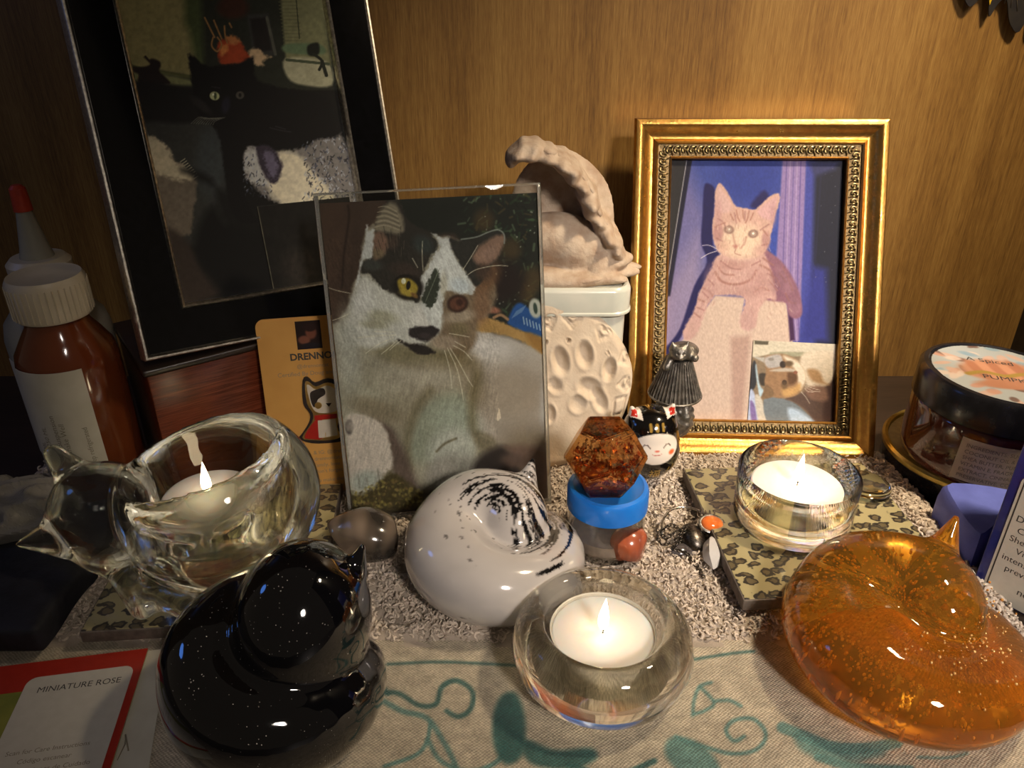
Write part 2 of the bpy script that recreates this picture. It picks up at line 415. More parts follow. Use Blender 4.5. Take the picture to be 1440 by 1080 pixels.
M['amberglass'] = mat('amber_bottle_glass', (.13, .028, .008), .12, col2=(.16, .04, .012), nscale=.5, coat=.5)
M['whiteplastic'] = mat('white_plastic', (.62, .55, .42), .4, col2=(.56, .49, .36), nscale=1)
M['milky'] = mat('translucent_plastic', (.34, .33, .27), .35, col2=(.28, .27, .22), nscale=.6)
M['redplastic'] = mat('red_plastic', (.50, .05, .02), .4, col2=(.42, .04, .02))
M['paper'] = mat('paper_label', (.56, .53, .44), .7, col2=(.50, .47, .38), nscale=.8)
M['ink'] = mat('printing_ink', (.03, .028, .026), .7, col2=(.05, .045, .04))
M['ink_soft'] = mat('faded_ink', (.20, .17, .12), .8, col2=(.25, .21, .15))
M['bluelid'] = mat('blue_plastic', (.01, .16, .62), .3, col2=(.012, .19, .68), nscale=1, coat=.2)
M['blackplastic'] = mat('black_plastic', (.008, .008, .010), .22, col2=(.014, .014, .018), nscale=1.5)
M['chrome'] = mat('tarnished_silver', (.62, .58, .52), .25, 1.0, col2=(.20, .18, .16), nscale=12)
M['darkchain'] = mat('blackened_metal', (.16, .14, .12), .35, 1.0, col2=(.05, .045, .04), nscale=14)

def base_z(): return 0.0

# ================================================================== THE SETTING
WY = 45.5; WX = 32.4
tag(build('wall_back', box(-120, 60, WY, WY + 1.5, -4, 90), M['wall'], None, 'auto'), 'golden brown wood veneer back panel', None, kind='structure')
tag(build('wall_right', box(WX, WX + 1.5, 5, WY, -4, 70), M['side'], None, 'auto'), 'dark grey side panel', None, kind='structure')
tag(build('trim_1', box(-120, WX, -2, WY, -2.3, -0.3), M['table'], None, 'auto'), 'dark wooden shelf top', None, kind='structure')

# where a line of sight read off the photograph meets a height or a depth (used once, to survey positions)
_P = math.radians(28)
def sight(px, py):
    a, b = (px - 720) / 1088.0, (540 - py) / 1088.0
    return np.array([a, b * math.sin(_P) + math.cos(_P), b * math.cos(_P) - math.sin(_P)])
def on_z(px, py, z): r = sight(px, py); return np.array([0, 0, 23.3]) + r * ((z - 23.3) / r[2])
def on_y(px, py, y): r = sight(px, py); return np.array([0, 0, 23.3]) + r * (y / r[1])
def image_of(p):
    q = np.array(p, float) - (0, 0, 23.3); d = q[1] * math.cos(_P) - q[2] * math.sin(_P); u = q[1] * math.sin(_P) + q[2] * math.cos(_P)
    return 720 + 1088 * q[0] / d, 540 - 1088 * u / d
def trace(o, x0, x1, y0, y1):
    """artwork coordinates of the corners of a flat print lying in the local plane of o"""
    bpy.context.view_layer.update(); mw = o.matrix_world
    return [image_of(tuple(mw @ Vector((x * S, y * S, 0)) / S)) for x, y in ((x0, y0), (x1, y0), (x1, y1), (x0, y1))]

# ================================================================== RUG
def woven_mat():
    m, nt, p = nodes('woven_cotton_with_teal_print'); L = nt.links.new
    tc = add(nt, 'ShaderNodeTexCoord'); mp = add(nt, 'ShaderNodeMapping'); L(tc.outputs['Object'], mp.inputs['Vector']); mp.inputs['Scale'].default_value = (100, 100, 100)
    nz = add(nt, 'ShaderNodeTexNoise', i_Scale=3.0, i_Detail=2.0); L(mp.outputs['Vector'], nz.inputs['Vector'])
    mv = add(nt, 'ShaderNodeVectorMath', operation='MULTIPLY_ADD'); mv.inputs[1].default_value = (.10, .10, 0); L(nz.outputs['Color'], mv.inputs[0]); L(mp.outputs['Vector'], mv.inputs[2])
    sp = add(nt, 'ShaderNodeSeparateXYZ'); L(mv.outputs[0], sp.inputs[0]); o = []
    for ax, k in (('X', 2 * PI / .15), ('Y', 2 * PI / .12)):
        a = add(nt, 'ShaderNodeMath', operation='MULTIPLY'); a.inputs[1].default_value = k; L(sp.outputs[ax], a.inputs[0])
        s = add(nt, 'ShaderNodeMath', operation='SINE'); L(a.outputs[0], s.inputs[0]); o.append(s)
    w = add(nt, 'ShaderNodeMath', operation='MULTIPLY'); L(o[0].outputs[0], w.inputs[0]); L(o[1].outputs[0], w.inputs[1])
    r = add(nt, 'ShaderNodeMapRange', i_From_Min=-1.0, i_From_Max=1.0, i_To_Min=0.62, i_To_Max=1.15); L(w.outputs[0], r.inputs['Value'])
    n2 = add(nt, 'ShaderNodeTexNoise', i_Scale=8.0, i_Detail=3.0); L(mp.outputs['Vector'], n2.inputs['Vector'])
    r2 = add(nt, 'ShaderNodeMapRange', i_From_Min=.3, i_From_Max=.7, i_To_Min=0.8, i_To_Max=1.15); L(n2.outputs['Fac'], r2.inputs['Value'])
    mm = add(nt, 'ShaderNodeMath', operation='MULTIPLY'); L(r.outputs[0], mm.inputs[0]); L(r2.outputs[0], mm.inputs[1])
    c = add(nt, 'ShaderNodeVertexColor', layer_name='Col'); v = add(nt, 'ShaderNodeVectorMath', operation='SCALE'); L(c.outputs['Color'], v.inputs[0]); L(mm.outputs[0], v.inputs['Scale'])
    L(v.outputs[0], p.inputs['Base Color'])
    b = add(nt, 'ShaderNodeBump', i_Strength=1.0, i_Distance=.05 * S); L(mm.outputs[0], b.inputs['Height']); L(b.outputs['Normal'], p.inputs['Normal'])
    p.inputs['Roughness'].default_value = .95; p.inputs['Sheen Weight'].default_value = .2
    return m
M['woven'] = woven_mat()
M['pile'] = mat('fleece_pile', (1, 1, 1), .95, attr=True, bump=.03, bscale=20)
RX0, RX1, RYB, RYM, RYF = -25.0, 20.3, 35.4, 22.3, 9.0
rug = thing('rug', 'beige woven rug with teal scrolls and a curly fleece band, under everything', 'rug', (0, 0, 0))
def pile_h(x, y):
    h = .10 + .42 * fbm(x * 1.7 + 50, y * 1.7 + 50, 4, 11) + .10 * np.sin(x * .5 + 1) * np.sin(y * .6)
    h = h + .32 * np.exp(-((x - 7.4) ** 2 + (y - 34) ** 2) / 6)
    e = np.clip(np.minimum.reduce([RX1 - x, x - RX0, RYB - y, (y - RYM) * 1.5]) / .8, 0, 1)
    return h * np.sqrt(e)
w = RX1 - RX0
pr = Print(w, RYM - RYF, 640, [image_of(p) for p in ((RX0, RYF, 0), (RX1, RYF, 0), (RX1, RYM, 0), (RX0, RYM, 0))], (184, 172, 150))
T = (86, 128, 122); T2 = (46, 90, 86)
for pts, wd, c in [
    ([(540, 974), (560, 975), (589, 992), (613, 990), (621, 966), (642, 957), (664, 972), (662, 996), (645, 1008), (628, 1000)], 7, T2),
    ([(540, 986), (565, 1000), (600, 1010), (622, 1040), (640, 1075), (650, 1110)], 8, T), ([(540, 1078), (585, 1062), (601, 1040), (605, 1015)], 6, T),
    ([(602, 1040), (620, 1070), (660, 1085), (700, 1070), (712, 1040)], 7, T), ([(430, 940), (480, 945), (530, 960), (545, 975)], 7, T2),
    ([(545, 934), (620, 931), (700, 934), (730, 936)], 4, T2), ([(970, 928), (1020, 920), (1060, 916)], 4, T2),
    ([(974, 1006), (976, 985), (984, 966), (1000, 960)], 5, T), ([(984, 966), (1004, 988), (990, 1000), (976, 1004)], 5, T), ([(1004, 986), (1025, 985), (1042, 993)], 5, T),
    ([(1046, 1036), (1032, 1042), (1021, 1027), (1032, 1013), (1059, 1011), (1077, 1032), (1064, 1054), (1028, 1060), (984, 1048), (950, 1036)], 6, T),
    ([(1100, 1023), (1130, 1035), (1170, 1050), (1215, 1052), (1262, 1044)], 16, T), ([(1150, 1065), (1200, 1078), (1280, 1082)], 12, T),
    ([(1290, 1065), (1330, 1066), (1360, 1060)], 4, T), ([(800, 1075), (860, 1092), (920, 1070)], 9, T2)]:
    pr.line(pts, wd, c, 3, .85)
pr.poly([(945, 1036), (985, 1046), (1012, 1078), (1005, 1110), (960, 1090), (935, 1060)], T, 4, a=.85)
pr.poly([(704, 980), (725, 975), (738, 1010), (735, 1060), (712, 1075), (695, 1050), (693, 1010)], T2, 4, a=.95)
pr.poly([(740, 1040), (780, 1055), (830, 1052), (838, 1068), (800, 1082), (752, 1076), (735, 1058)], T2, 4, a=.9)
pr.poly([(1118, 1030), (1160, 1044), (1215, 1050), (1245, 1060), (1190, 1072), (1130, 1058)], T, 5, a=.8)
pr.grain(.16, 14, 9, 0, 3, 4)
g = [pr.g[0] + np.array([RX0, RYF, 0]), pr.g[1]]
g[0][:, 2] = .06 * (fbm(g[0][:, 0] * .8 + 9, g[0][:, 1] * .8, 3, 5) - .5)
build('woven_field', g, M['woven'], rug, True, np.clip(lin(np.clip(pr.c, 0, 255)) * 1.0, 0, .9))
build('backing', box(RX0, RX1, RYF, RYB, -.3, -.04), M['paper'], rug, 'auto')
g = grid(420, 124, RX0, RX1, RYM - .4, RYB); g[0][:, 2] = pile_h(g[0][:, 0], g[0][:, 1])
cc = .30 + .22 * fbm(g[0][:, 0] * 2, g[0][:, 1] * 2, 3, 8)
build('fleece_ground', g, M['pile'], rug, True, np.stack([cc, cc * .84, cc * .68], 1))
def tufts(n, zone, size=(.06, .125), seed=3):
    q = np.random.default_rng(seed); x = q.uniform(zone[0], zone[1], n); y = q.uniform(zone[2], zone[3], n)
    if zone[2] < 23: y = np.where(y < RYM + .1, y + q.uniform(0, .2, n), y)
    z = pile_h(x, y) + q.uniform(-.02, .12, n)
    R = q.uniform(*size, n); r = R * q.uniform(.42, .62, n); ns, nk = 7, 5
    az = q.uniform(0, 2 * PI, n); el = q.uniform(.2, 1.3, n); a0 = q.uniform(0, 2 * PI, n); arc = q.uniform(2.2, 4.4, n); pitch = q.uniform(-.12, .12, n)
    e1 = np.stack([np.cos(az), np.sin(az), 0 * az], 1); e2 = np.stack([-np.sin(az) * np.cos(el), np.cos(az) * np.cos(el), np.sin(el)], 1); e3 = np.cross(e1, e2)
    t = np.linspace(0, 1, ns)[None, :]; A = a0[:, None] + arc[:, None] * t
    rad = np.cos(A)[..., None] * e1[:, None] + np.sin(A)[..., None] * e2[:, None]
    ctr = np.stack([x, y, z], 1)[:, None] + R[:, None, None] * rad + (pitch[:, None] * t)[..., None] * e3[:, None]
    b = np.linspace(0, 2 * PI, nk, endpoint=False); taper = np.sqrt(np.clip(np.sin(PI * np.clip(t, .06, .94)), .1, 1))[..., None, None]
    v = ctr[:, :, None] + (r[:, None, None, None] * taper) * (np.cos(b)[None, None, :, None] * rad[:, :, None] + np.sin(b)[None, None, :, None] * e3[:, None, None])
    v[..., 2] = np.maximum(v[..., 2], -.02)
    i = np.arange(ns - 1)[:, None] * nk + np.arange(nk)[None]; j = np.arange(ns - 1)[:, None] * nk + (np.arange(nk)[None] + 1) % nk
    f = np.stack([i, j, j + nk, i + nk], -1).reshape(-1, 4); f = (f[None] + (np.arange(n) * ns * nk)[:, None, None]).reshape(-1, 4)
    c = q.uniform(.42, .74, n); c = np.repeat(c, ns * nk)
    return [v.reshape(-1, 3), f], np.stack([c, c * .85, c * .70], 1)
g, c = tufts(30000, (RX0 + .2, RX1 - .1, RYM - .15, RYB - .2))
tag(build('fleece_curls', g, M['pile'], rug, True, c), kind='stuff')
g, c = tufts(2600, (RX1 - 1.1, RX1 + .25, RYM - 3, RYB), (.08, .18), 9)
tag(build('fleece_edge_curls', g, M['pile'], rug, True, np.clip(c * 1.15, 0, .8)), kind='stuff')

# ================================================================== BLACK FRAME ON ITS BOX
bu = np.array([-0.133, 0.276, 0.952]); bw = np.array([0.813, 0.580, -0.0544])
BO = on_y(203, 508, 30.0)
bf = thing('picture_frame', 'large black lacquered frame with silver edges holding a black cat photo, leaning at left', 'picture frame', BO, basis=(bw, bu))
W_, H_ = 13.3, 19.5
for g in moulding(W_, H_, [(.12, -.9), (.12, .12), (.25, .2), (1.95, .05), (1.95, -.9)]): build('frame_rail', g, M['blackframe'], bf, False)
for g in moulding(W_, H_, [(0, -.9), (0, .18), (.05, .28), (.13, .28), (.18, .2), (.18, -.9)]): tag(build('outer_trim', g, M['silver'], bf, 'auto'), 'silver outer edge strip')
for g in moulding(W_ - 3.9, H_ - 3.9, [(0, -.5), (0, .12), (.06, .2), (.14, .14), (.2, -.05), (.2, -.5)]):
    g = xf(g, (1.95, 1.95, 0)); tag(build('inner_trim', g, M['silver'], bf, 'auto'), 'silver inner edge strip')
build('frame_back', box(.3, W_ - .3, .3, H_ - .3, -.95, -.7), M['blackplastic'], bf, 'auto')
x0, x1, y0, y1 = 2.1, W_ - 2.1, 2.1, H_ - 2.1
cr = trace(bf, x0, x1, y0, y1)
pr = Print(x1 - x0, y1 - y0, 300, cr, (14, 14, 13))
pr.poly([(90, -300), (480, -300), (490, 60), (480, 125), (160, 125), (160, 0)], (38, 42, 34), 1, sm=False)
pr.poly([(90, -300), (262, -300), (278, 20), (286, 100), (260, 103), (215, 95), (175, 92), (165, 20)], (138, 132, 88), 3)
pr.poly([(265, -40), (283, -20), (288, 90), (279, 92), (268, 40), (262, 25)], (70, 82, 48), 6)
pr.line([(178, 88), (210, 96), (258, 104), (272, 106)], 4, (80, 84, 50), 2)
pr.poly([(182, 96), (262, 108), (270, 118), (180, 116)], (120, 124, 84), 3)
pr.poly([(393, -60), (450, -60), (470, 90), (405, 86)], (122, 124, 90), 2, sm=False)
for k in range(16): pr.line([(394 + k * .6, k * 5 - 5), (420 + k * .6, k * 5 - 5)], 1, (98, 100, 70), 1)
pr.line([(418, -20), (424, 52)], 1.5, (50, 55, 40)); pr.poly([(404, 60), (452, 60), (458, 74), (406, 72)], (96, 118, 88), 2)
pr.poly([(404, 80), (462, 84), (470, 118), (430, 118), (408, 108)], (168, 168, 140), 2); pr.line([(406, 82), (465, 88)], 4, (70, 80, 60))
pr.poly([(436, 62), (450, 58), (452, 72), (444, 77), (436, 74)], (22, 26, 20), 1.5); pr.line([(444, 74), (456, 84), (452, 96)], 4, (30, 34, 26)); pr.line([(456, 84), (462, 104)], 5, (36, 40, 30))
pr.poly([(350, 18), (380, 16), (392, 76), (358, 78)], (52, 54, 52), 2, sm=False); pr.poly([(354, 24), (376, 22), (385, 68), (362, 72)], (30, 27, 27), 2, sm=False); pr.line([(378, 22), (390, 74)], 4, (84, 86, 76))
pr.ell(330, 8, 22, 16, (62, 36, 26), .6)
for p_, c_ in [([(308, 60), (320, 52), (340, 56), (352, 74), (362, 78), (350, 84), (330, 88), (312, 86)], (160, 66, 34)), ([(320, 50), (332, 48), (340, 56), (328, 60)], (184, 120, 70)),
               ([(352, 70), (366, 66), (376, 76), (384, 78), (372, 84), (374, 90), (360, 88)], (196, 170, 134)), ([(312, 64), (322, 60), (322, 70), (314, 76)], (206, 132, 70))]: pr.poly(p_, c_, 2, 1, 3)
for a_ in [[(290, 22), (296, 34), (304, 50)], [(303, 26), (308, 38), (314, 52)], [(318, 34), (319, 48), (322, 58)], [(325, 30), (328, 36)], [(302, 50), (300, 62), (308, 70), (314, 60), (308, 50)]]: pr.line(a_, 2.2, (150, 112, 66), 1)
pr.poly([(204, 78), (210, 82), (216, 80), (226, 84), (228, 90), (226, 98), (236, 108), (240, 116), (208, 116), (196, 112), (196, 102), (182, 96), (178, 88), (196, 92), (210, 90), (212, 86)], (30, 22, 20), 1.5)
pr.line([(206, 77), (212, 84)], 3, (40, 30, 26))
# dark sofa back, cushions, cat
pr.poly([(186, 112), (260, 120), (300, 130), (300, 180), (200, 180), (190, 150)], (20, 19, 19), 3)
pr.poly([(196, 176), (255, 172), (305, 176), (318, 240), (318, 330), (240, 340), (210, 250)], (48, 50, 47), 4); pr.ell(300, 225, 22, 50, (58, 66, 70), 1, a=.7)
pr.poly([(202, 192), (222, 194), (240, 208), (246, 222), (262, 232), (276, 248), (278, 268), (274, 300), (268, 330), (238, 324), (224, 290), (208, 230)], (104, 96, 84), 2.5, 1.5, 5)
pr.poly([(202, 192), (222, 194), (240, 210), (246, 224), (264, 236), (274, 250), (250, 252), (226, 244), (210, 230)], (184, 176, 150), 3, 2, 4)
for k in range(9): pr.line([(256 + k * 2.4, 226 + k * 3), (262 + k * 2.4, 222 + k * 3)], 1, (180, 176, 150))
pr.poly([(200, 330), (240, 320), (275, 350), (290, 380), (330, 405), (250, 430), (220, 400)], (52, 44, 38), 5)
pr.poly([(258, 240), (300, 250), (330, 320), (470, 330), (540, 400), (540, 300), (480, 300), (400, 300)], (17, 17, 17), 6)
pr.poly([(276, 340), (300, 290), (330, 320), (420, 330), (440, 420), (330, 420), (290, 380)], (9, 9, 10), 8)
pr.poly([(344, 212), (362, 204), (400, 212), (436, 204), (452, 190), (482, 186), (500, 240), (520, 290), (470, 300), (430, 294), (400, 286), (368, 270), (348, 246)], (120, 118, 116), 2.5, 2, 4)
pr.poly([(396, 212), (420, 216), (444, 240), (470, 270), (470, 294), (420, 292), (388, 278), (378, 256), (392, 240)], (214, 208, 184), 5, 2, 5)
pr.poly([(346, 214), (364, 206), (372, 230), (378, 260), (358, 256), (348, 238)], (176, 178, 176), 3, 3, 4)
for k in range(420):
    q = np.random.default_rng(900 + k); X_, Y_ = (q.uniform(430, 505), q.uniform(188, 290)) if k < 330 else (q.uniform(345, 385), q.uniform(215, 275))
    pr.line([(X_, Y_), (X_ + q.uniform(-3, 3), Y_ + q.uniform(1, 4))], 1.4, [(36, 36, 42), (170, 178, 190), (60, 66, 84)][k % 3], 1, .8)
pr.poly([(267, 74), (276, 78), (284, 86), (298, 92), (320, 89), (338, 88), (352, 80), (359, 79), (360, 98), (366, 112), (400, 122), (440, 128), (466, 140), (478, 160), (480, 188), (440, 196), (402, 210), (372, 208), (352, 202), (344, 220), (346, 262), (356, 296), (366, 312), (340, 312), (326, 290), (318, 240), (312, 196), (302, 176), (288, 168), (278, 150), (274, 128), (270, 100)], (10, 9, 11), 2, 1, 4)
pr.poly([(364, 204), (386, 206), (398, 226), (399, 240), (393, 254), (384, 256), (374, 244), (366, 226)], (52, 46, 58), 2, 1, 4)
pr.poly([(374, 212), (388, 214), (394, 236), (388, 250), (380, 240), (376, 226)], (112, 108, 132), 3, 2, 3, a=.8)
pr.ell(304, 133, 7, 6, (168, 176, 132), .25, 20); pr.ell(305, 133, 2, 5, (60, 70, 46), .5); pr.ell(340, 132, 6, 5.5, (74, 72, 66), .3); pr.ell(340, 132, 2, 3, (20, 20, 20), .5); pr.ell(302, 131, 1.5, 1.5, (230, 235, 210), .6)
pr.ell(320, 146, 6, 12, (30, 30, 44), 1, 10); pr.ell(285, 146, 18, 6, (36, 34, 34), 1, 40)
for k in range(10): pr.line([(290 + k * 3.2, 166 - k * .3), (282 + k * 2.6, 163 + k * .6), (271 + k * 3.4, 172 + k * .2)], .9, (120, 122, 110), .9, .8)
for a_ in [[(300, 120), (312, 122)], [(382, 178), (398, 182), (412, 184)], [(390, 176), (404, 180)]]: pr.line(a_, 1.2, (44, 42, 46), 1.5)
pr.grain(.12, 5, 5, 0, 5)
pr.make('photo_print', M['print'], bf, 1.0, -.28, (x0, y0))
# small second photo tucked into the corner of the frame
pi = Print(4.6, 3.9, 90, [(378, 411), (545, 385), (505, 286), (365, 306)], (20, 19, 17))
pi.ell(425, 375, 34, 26, (40, 36, 32), 1); pi.ell(418, 330, 40, 14, (24, 22, 20), 1); pi.line([(365, 306), (378, 412)], 2.4, (110, 108, 92), 1.2, sm=False); pi.line([(365, 306), (470, 290)], 1.2, (44, 44, 40), 1, sm=False); pi.grain(.3, 6, 6)
tag(pi.make('corner_print', M['print'], bf, .9, -.22, (x1 - 5.0, y0)), 'small dark photo tucked in the lower right corner')

ya = math.atan2(bw[1], bw[0])
wb = thing('wooden_box', 'red mahogany wooden box standing under the large black frame', 'box', (BO[0] - .3, BO[1] + .5, .45), (0, 0, ya))
hz = BO[2] - .45 - .75
build('body', box(0, 15.5, .2, 6.5, 0, hz - .35, .06), M['mahog'], wb, 'auto'); build('lid', box(-.15, 15.7, .0, 6.7, hz - .33, hz, .1), M['table'], wb, 'auto')

# ================================================================== CARD WITH CAT PIN
cd0 = on_z(393, 692, .5)
M['card'] = mat('amber_card_stock', (.62, .32, .07), .6, col2=(.55, .27, .055), nscale=.5)
cdir = np.array([1, .18, 0]); cup = np.array([-.07, .19, .97])
cd = thing('backing_card', 'orange yellow card carrying a caped cat pin, upright behind the clear photo sleeve', 'card', cd0 + np.array([0, -.35, -.05]), basis=(cdir, cup))
build('card_sheet', prism(rrect(0, 6.4, 0, 8.9, .4), -.04, 0), M['card'], cd, 'auto')
def flat_text(parent, body, x, y, size, m='ink', z=.004, bold=0.0, align='LEFT', name='lettering', rot=0.0, sx=1.0):
    g = text_geo(body, size, align, bold); g[0][:, 0] *= sx; g = xf(g, (x, y, z), (0, 0, rot)); return build(name, g, M[m], parent, False)
flat_text(cd, 'DRENNON', 1.38, 6.85, .46, bold=.016); flat_text(cd, '@drennoncat', 1.65, 6.45, .26, 'ink_soft'); flat_text(cd, 'Certified By Doug and', .72, 6.08, .29, 'ink_soft')
for k, s_ in enumerate(['& IG: @drennon', 'drennoncat.com', 'family, love', 'don\'t forget', 'to make the', 'world smile']): flat_text(cd, s_, 1.95, 2.05 - k * .33 - (.15 if k > 3 else 0), .27, 'ink_soft')
pp = Print(1.15, 1.35, 60, [(0, 0), (100, 0), (100, 120), (0, 120)], (34, 20, 16)); pp.ell(60, 70, 22, 28, (112, 66, 48), .5); pp.ell(58, 92, 26, 18, (40, 22, 18), .5); pp.ell(30, 40, 24, 18, (120, 74, 56), .6); pp.ell(55, 12, 45, 14, (30, 24, 30), .6)
tag(pp.make('portrait_print', M['print'], cd, 1.0, .005, (1.78, 7.35)), 'small dark portrait picture')
M['pin_gold'] = mat('gold_metal_line', (.70, .45, .15), .3, 1.0, col2=(.6, .38, .12)); M['pin_black'] = mat('black_enamel', (.02, .014, .012), .25, col2=(.03, .02, .018)); M['pin_white'] = mat('cream_enamel', (.62, .55, .44), .25, col2=(.58, .5, .4)); M['pin_red'] = mat('red_enamel', (.42, .02, .012), .25, col2=(.36, .015, .01))
def cpx(px, py): return ((px - 376 - (py - 456) * .055) / 28.5, 8.9 - (py - 456) / 26.4)
pin = thing('enamel_pin', 'enamel pin of a white cat in a red cape, fixed to the orange card', 'pin', cd0, basis=(cdir, cup)); pin.matrix_world = cd.matrix_world.copy()
def plate(name, pts, m, z0, z1, sm=3): 
    P = spline([cpx(*p) for p in pts], sm, True) if sm > 1 else [cpx(*p) for p in pts]
    return build(name, prism(P, z0, z1), M[m], pin, 'auto')
plate('outline_plate', [(433, 536), (440, 532), (449, 540), (466, 536), (484, 545), (490, 570), (480, 600), (486, 618), (470, 622), (440, 620), (424, 612), (428, 606), (438, 592), (440, 580), (432, 566)], 'pin_black', .02, .12)
plate('gold_plate', [(436, 540), (441, 538), (450, 545), (466, 541), (480, 549), (485, 570), (476, 600), (480, 614), (466, 618), (442, 616), (428, 611), (442, 592), (444, 580), (437, 566)], 'pin_gold', .12, .125)
plate('cape_plate', [(446, 590), (458, 592), (455, 614), (440, 614), (431, 610)], 'pin_red', .125, .14)
plate('head_plate', [(438, 544), (442, 543), (450, 549), (465, 545), (476, 552), (480, 568), (474, 580), (452, 580), (443, 570)], 'pin_white', .125, .14)
plate('head_patch', [(442, 553), (450, 549), (460, 548), (462, 556), (452, 562), (447, 572), (443, 566)], 'pin_black', .14, .147)
plate('chest_plate', [(450, 590), (474, 590), (476, 612), (450, 614)], 'pin_white', .14, .147, 1)
plate('collar', [(446, 583), (476, 583), (476, 589), (446, 589)], 'pin_red', .147, .155, 1)
build('eye', prism([(a_[0], a_[1]) for a_ in [(cpx(452, 570)[0] + .17 * math.cos(t), cpx(452, 570)[1] + .17 * math.sin(t)) for t in np.linspace(0, 6, 12)]], .147, .155), M['pin_gold'], pin, 'auto')
build('muzzle_mark', prism([cpx(462, 568), cpx(470, 568), cpx(466, 573)], .147, .155), M['pin_black'], pin, 'auto')
build('leg_line', prism([cpx(459, 607), cpx(460, 607), cpx(460, 614), cpx(459, 614)], .147, .155), M['pin_gold'], pin, 'auto')

# ================================================================== CLEAR SLEEVE WITH THE TUXEDO CAT
A0 = np.array([-7.6, 28.9, .55]); aw = np.array([9.5, 1.3, .15]); au = np.array([-1.0, 3.2, 14.7])
ac = thing('photo_sleeve', 'clear acrylic photo stand showing a black and white cat with one yellow eye', 'photo frame', A0, basis=(aw, au))
AW, AH = 9.6, 15.0
build('back_sheet', box(0, AW, 0, AH, -.75, -.62, .02), M['acrylic'], ac, 'auto')
build('front_sheet', box(0, AW, 0, AH, -.12, .0, .02), M['acrylic'], ac, 'auto')
for n_, b_ in (('top_edge', (0, AW, AH - .09, AH)), ('side_edge', (0, .14, .14, AH - .1)), ('side_edge', (AW - .14, AW, .14, AH - .02)), ('bottom_edge', (0, AW, 0, .13))):
    build(n_, box(b_[0], b_[1], b_[2], b_[3], -.61, -.13, .015), M['acrylic_edge'], ac, 'auto')
x0, x1, y0, y1 = .18, AW - .12, .18, AH - .42
pr = Print(x1 - x0, y1 - y0, 330, [(492, 733), (775, 692), (747, 257), (432, 280)], (62, 50, 42))
E_ = lambda *a, **k: pr.ell(*a, **k)
pr.poly([(430, 270), (470, 270), (474, 340), (468, 400), (460, 450), (440, 460)], (74, 58, 48), 10, a=.7); pr.line([(474, 282), (476, 300), (470, 350), (468, 400)], 2, (36, 28, 26), 4)
pr.poly([(540, 255), (760, 240), (790, 480), (660, 470), (640, 330), (590, 320), (548, 290)], (30, 33, 29), 4)
q = np.random.default_rng(21)
for k in range(260):
    X_, Y_ = q.uniform(645, 765), q.uniform(258, 430)
    if (X_ < 700 and Y_ > 315): continue
    c_ = [(44, 66, 42), (64, 92, 62), (34, 52, 40), (80, 72, 42), (20, 22, 20), (96, 120, 92)][k % 6]
    a_ = q.uniform(0, 3.14); l_ = q.uniform(3, 11); pr.line([(X_, Y_), (X_ + l_ * math.cos(a_), Y_ + l_ * math.sin(a_))], q.uniform(1, 3.5), c_, 1.5, .55)
for x_, y_, r_ in ((672, 298, 14), (712, 338, 14), (745, 380, 16), (735, 400, 12)): E_(x_, y_, r_, r_ * 1.1, (84, 66, 40), 1.2, a=.6)
E_(705, 385, 26, 30, (34, 26, 24), 1); E_(687, 425, 12, 5, (140, 96, 78), 1, 10); pr.speck(650, 760, 260, 420, 26, (170, 180, 165), (.6, 1.5))
# blue bag
pr.poly([(710, 440), (718, 420), (728, 414), (744, 424), (760, 432), (775, 440), (775, 470), (740, 458), (714, 447)], (34, 76, 138), 2)
E_(749, 421, 9, 14, (170, 176, 168), .4, -10); E_(749, 421, 3, 8, (50, 66, 60), .5, -10)
for k in range(7): pr.line([(732 + k * 4.6, 434 + k * 1.9), (734 + k * 4.6, 444 + k * 1.6)], 1.4, (150, 180, 205), 1)
for k in range(10): pr.line([(716 + k * 1.5, 436 - k), (722 + k * 1.5, 426 - k)], 1, (110, 140, 175), 1, .6)
# body
pr.poly([(494, 372), (482, 402), (476, 430), (462, 448), (448, 470), (440, 560), (470, 760), (640, 760), (790, 740), (790, 500), (700, 470), (680, 440), (690, 390), (640, 330), (560, 320), (505, 312)], (142, 140, 126), 3, 1.5, 7)
pr.poly([(661, 455), (691, 459), (719, 464), (747, 478), (762, 486), (776, 520), (780, 640), (730, 650), (690, 630), (664, 590), (655, 540), (648, 500), (651, 478)], (160, 156, 150), 5)
E_(690, 485, 40, 22, (190, 190, 190), 1.2, 10, .8); E_(715, 545, 60, 45, (142, 132, 118), 1.2, a=.8); E_(770, 560, 10, 60, (170, 172, 176), 1, a=.6); E_(760, 625, 60, 34, (112, 100, 82), 1.3, a=.9)
pr.poly([(669, 438), (684, 437), (713, 447), (737, 456), (764, 465), (764, 484), (747, 477), (719, 464), (691, 458), (662, 455)], (158, 128, 78), 2, 1, 4)
pr.poly([(736, 456), (764, 465), (764, 484), (750, 478)], (142, 108, 58), 3); pr.line([(690, 436), (700, 432), (710, 438)], 4, (140, 112, 84), 2)
# shadowed side of the face
pr.poly([(616, 400), (640, 402), (660, 400), (672, 384), (690, 390), (692, 410), (682, 430), (670, 440), (664, 470), (650, 492), (632, 490), (612, 470), (612, 440)], (112, 98, 80), 4, 1, 6)
E_(676, 378, 18, 26, (100, 74, 52), 1, 30, .9); E_(672, 420, 12, 26, (120, 92, 70), 1, 0, .7); E_(640, 436, 22, 9, (156, 146, 130), .9, -10, .85); E_(640, 455, 14, 9, (110, 104, 76), 1, a=.6)
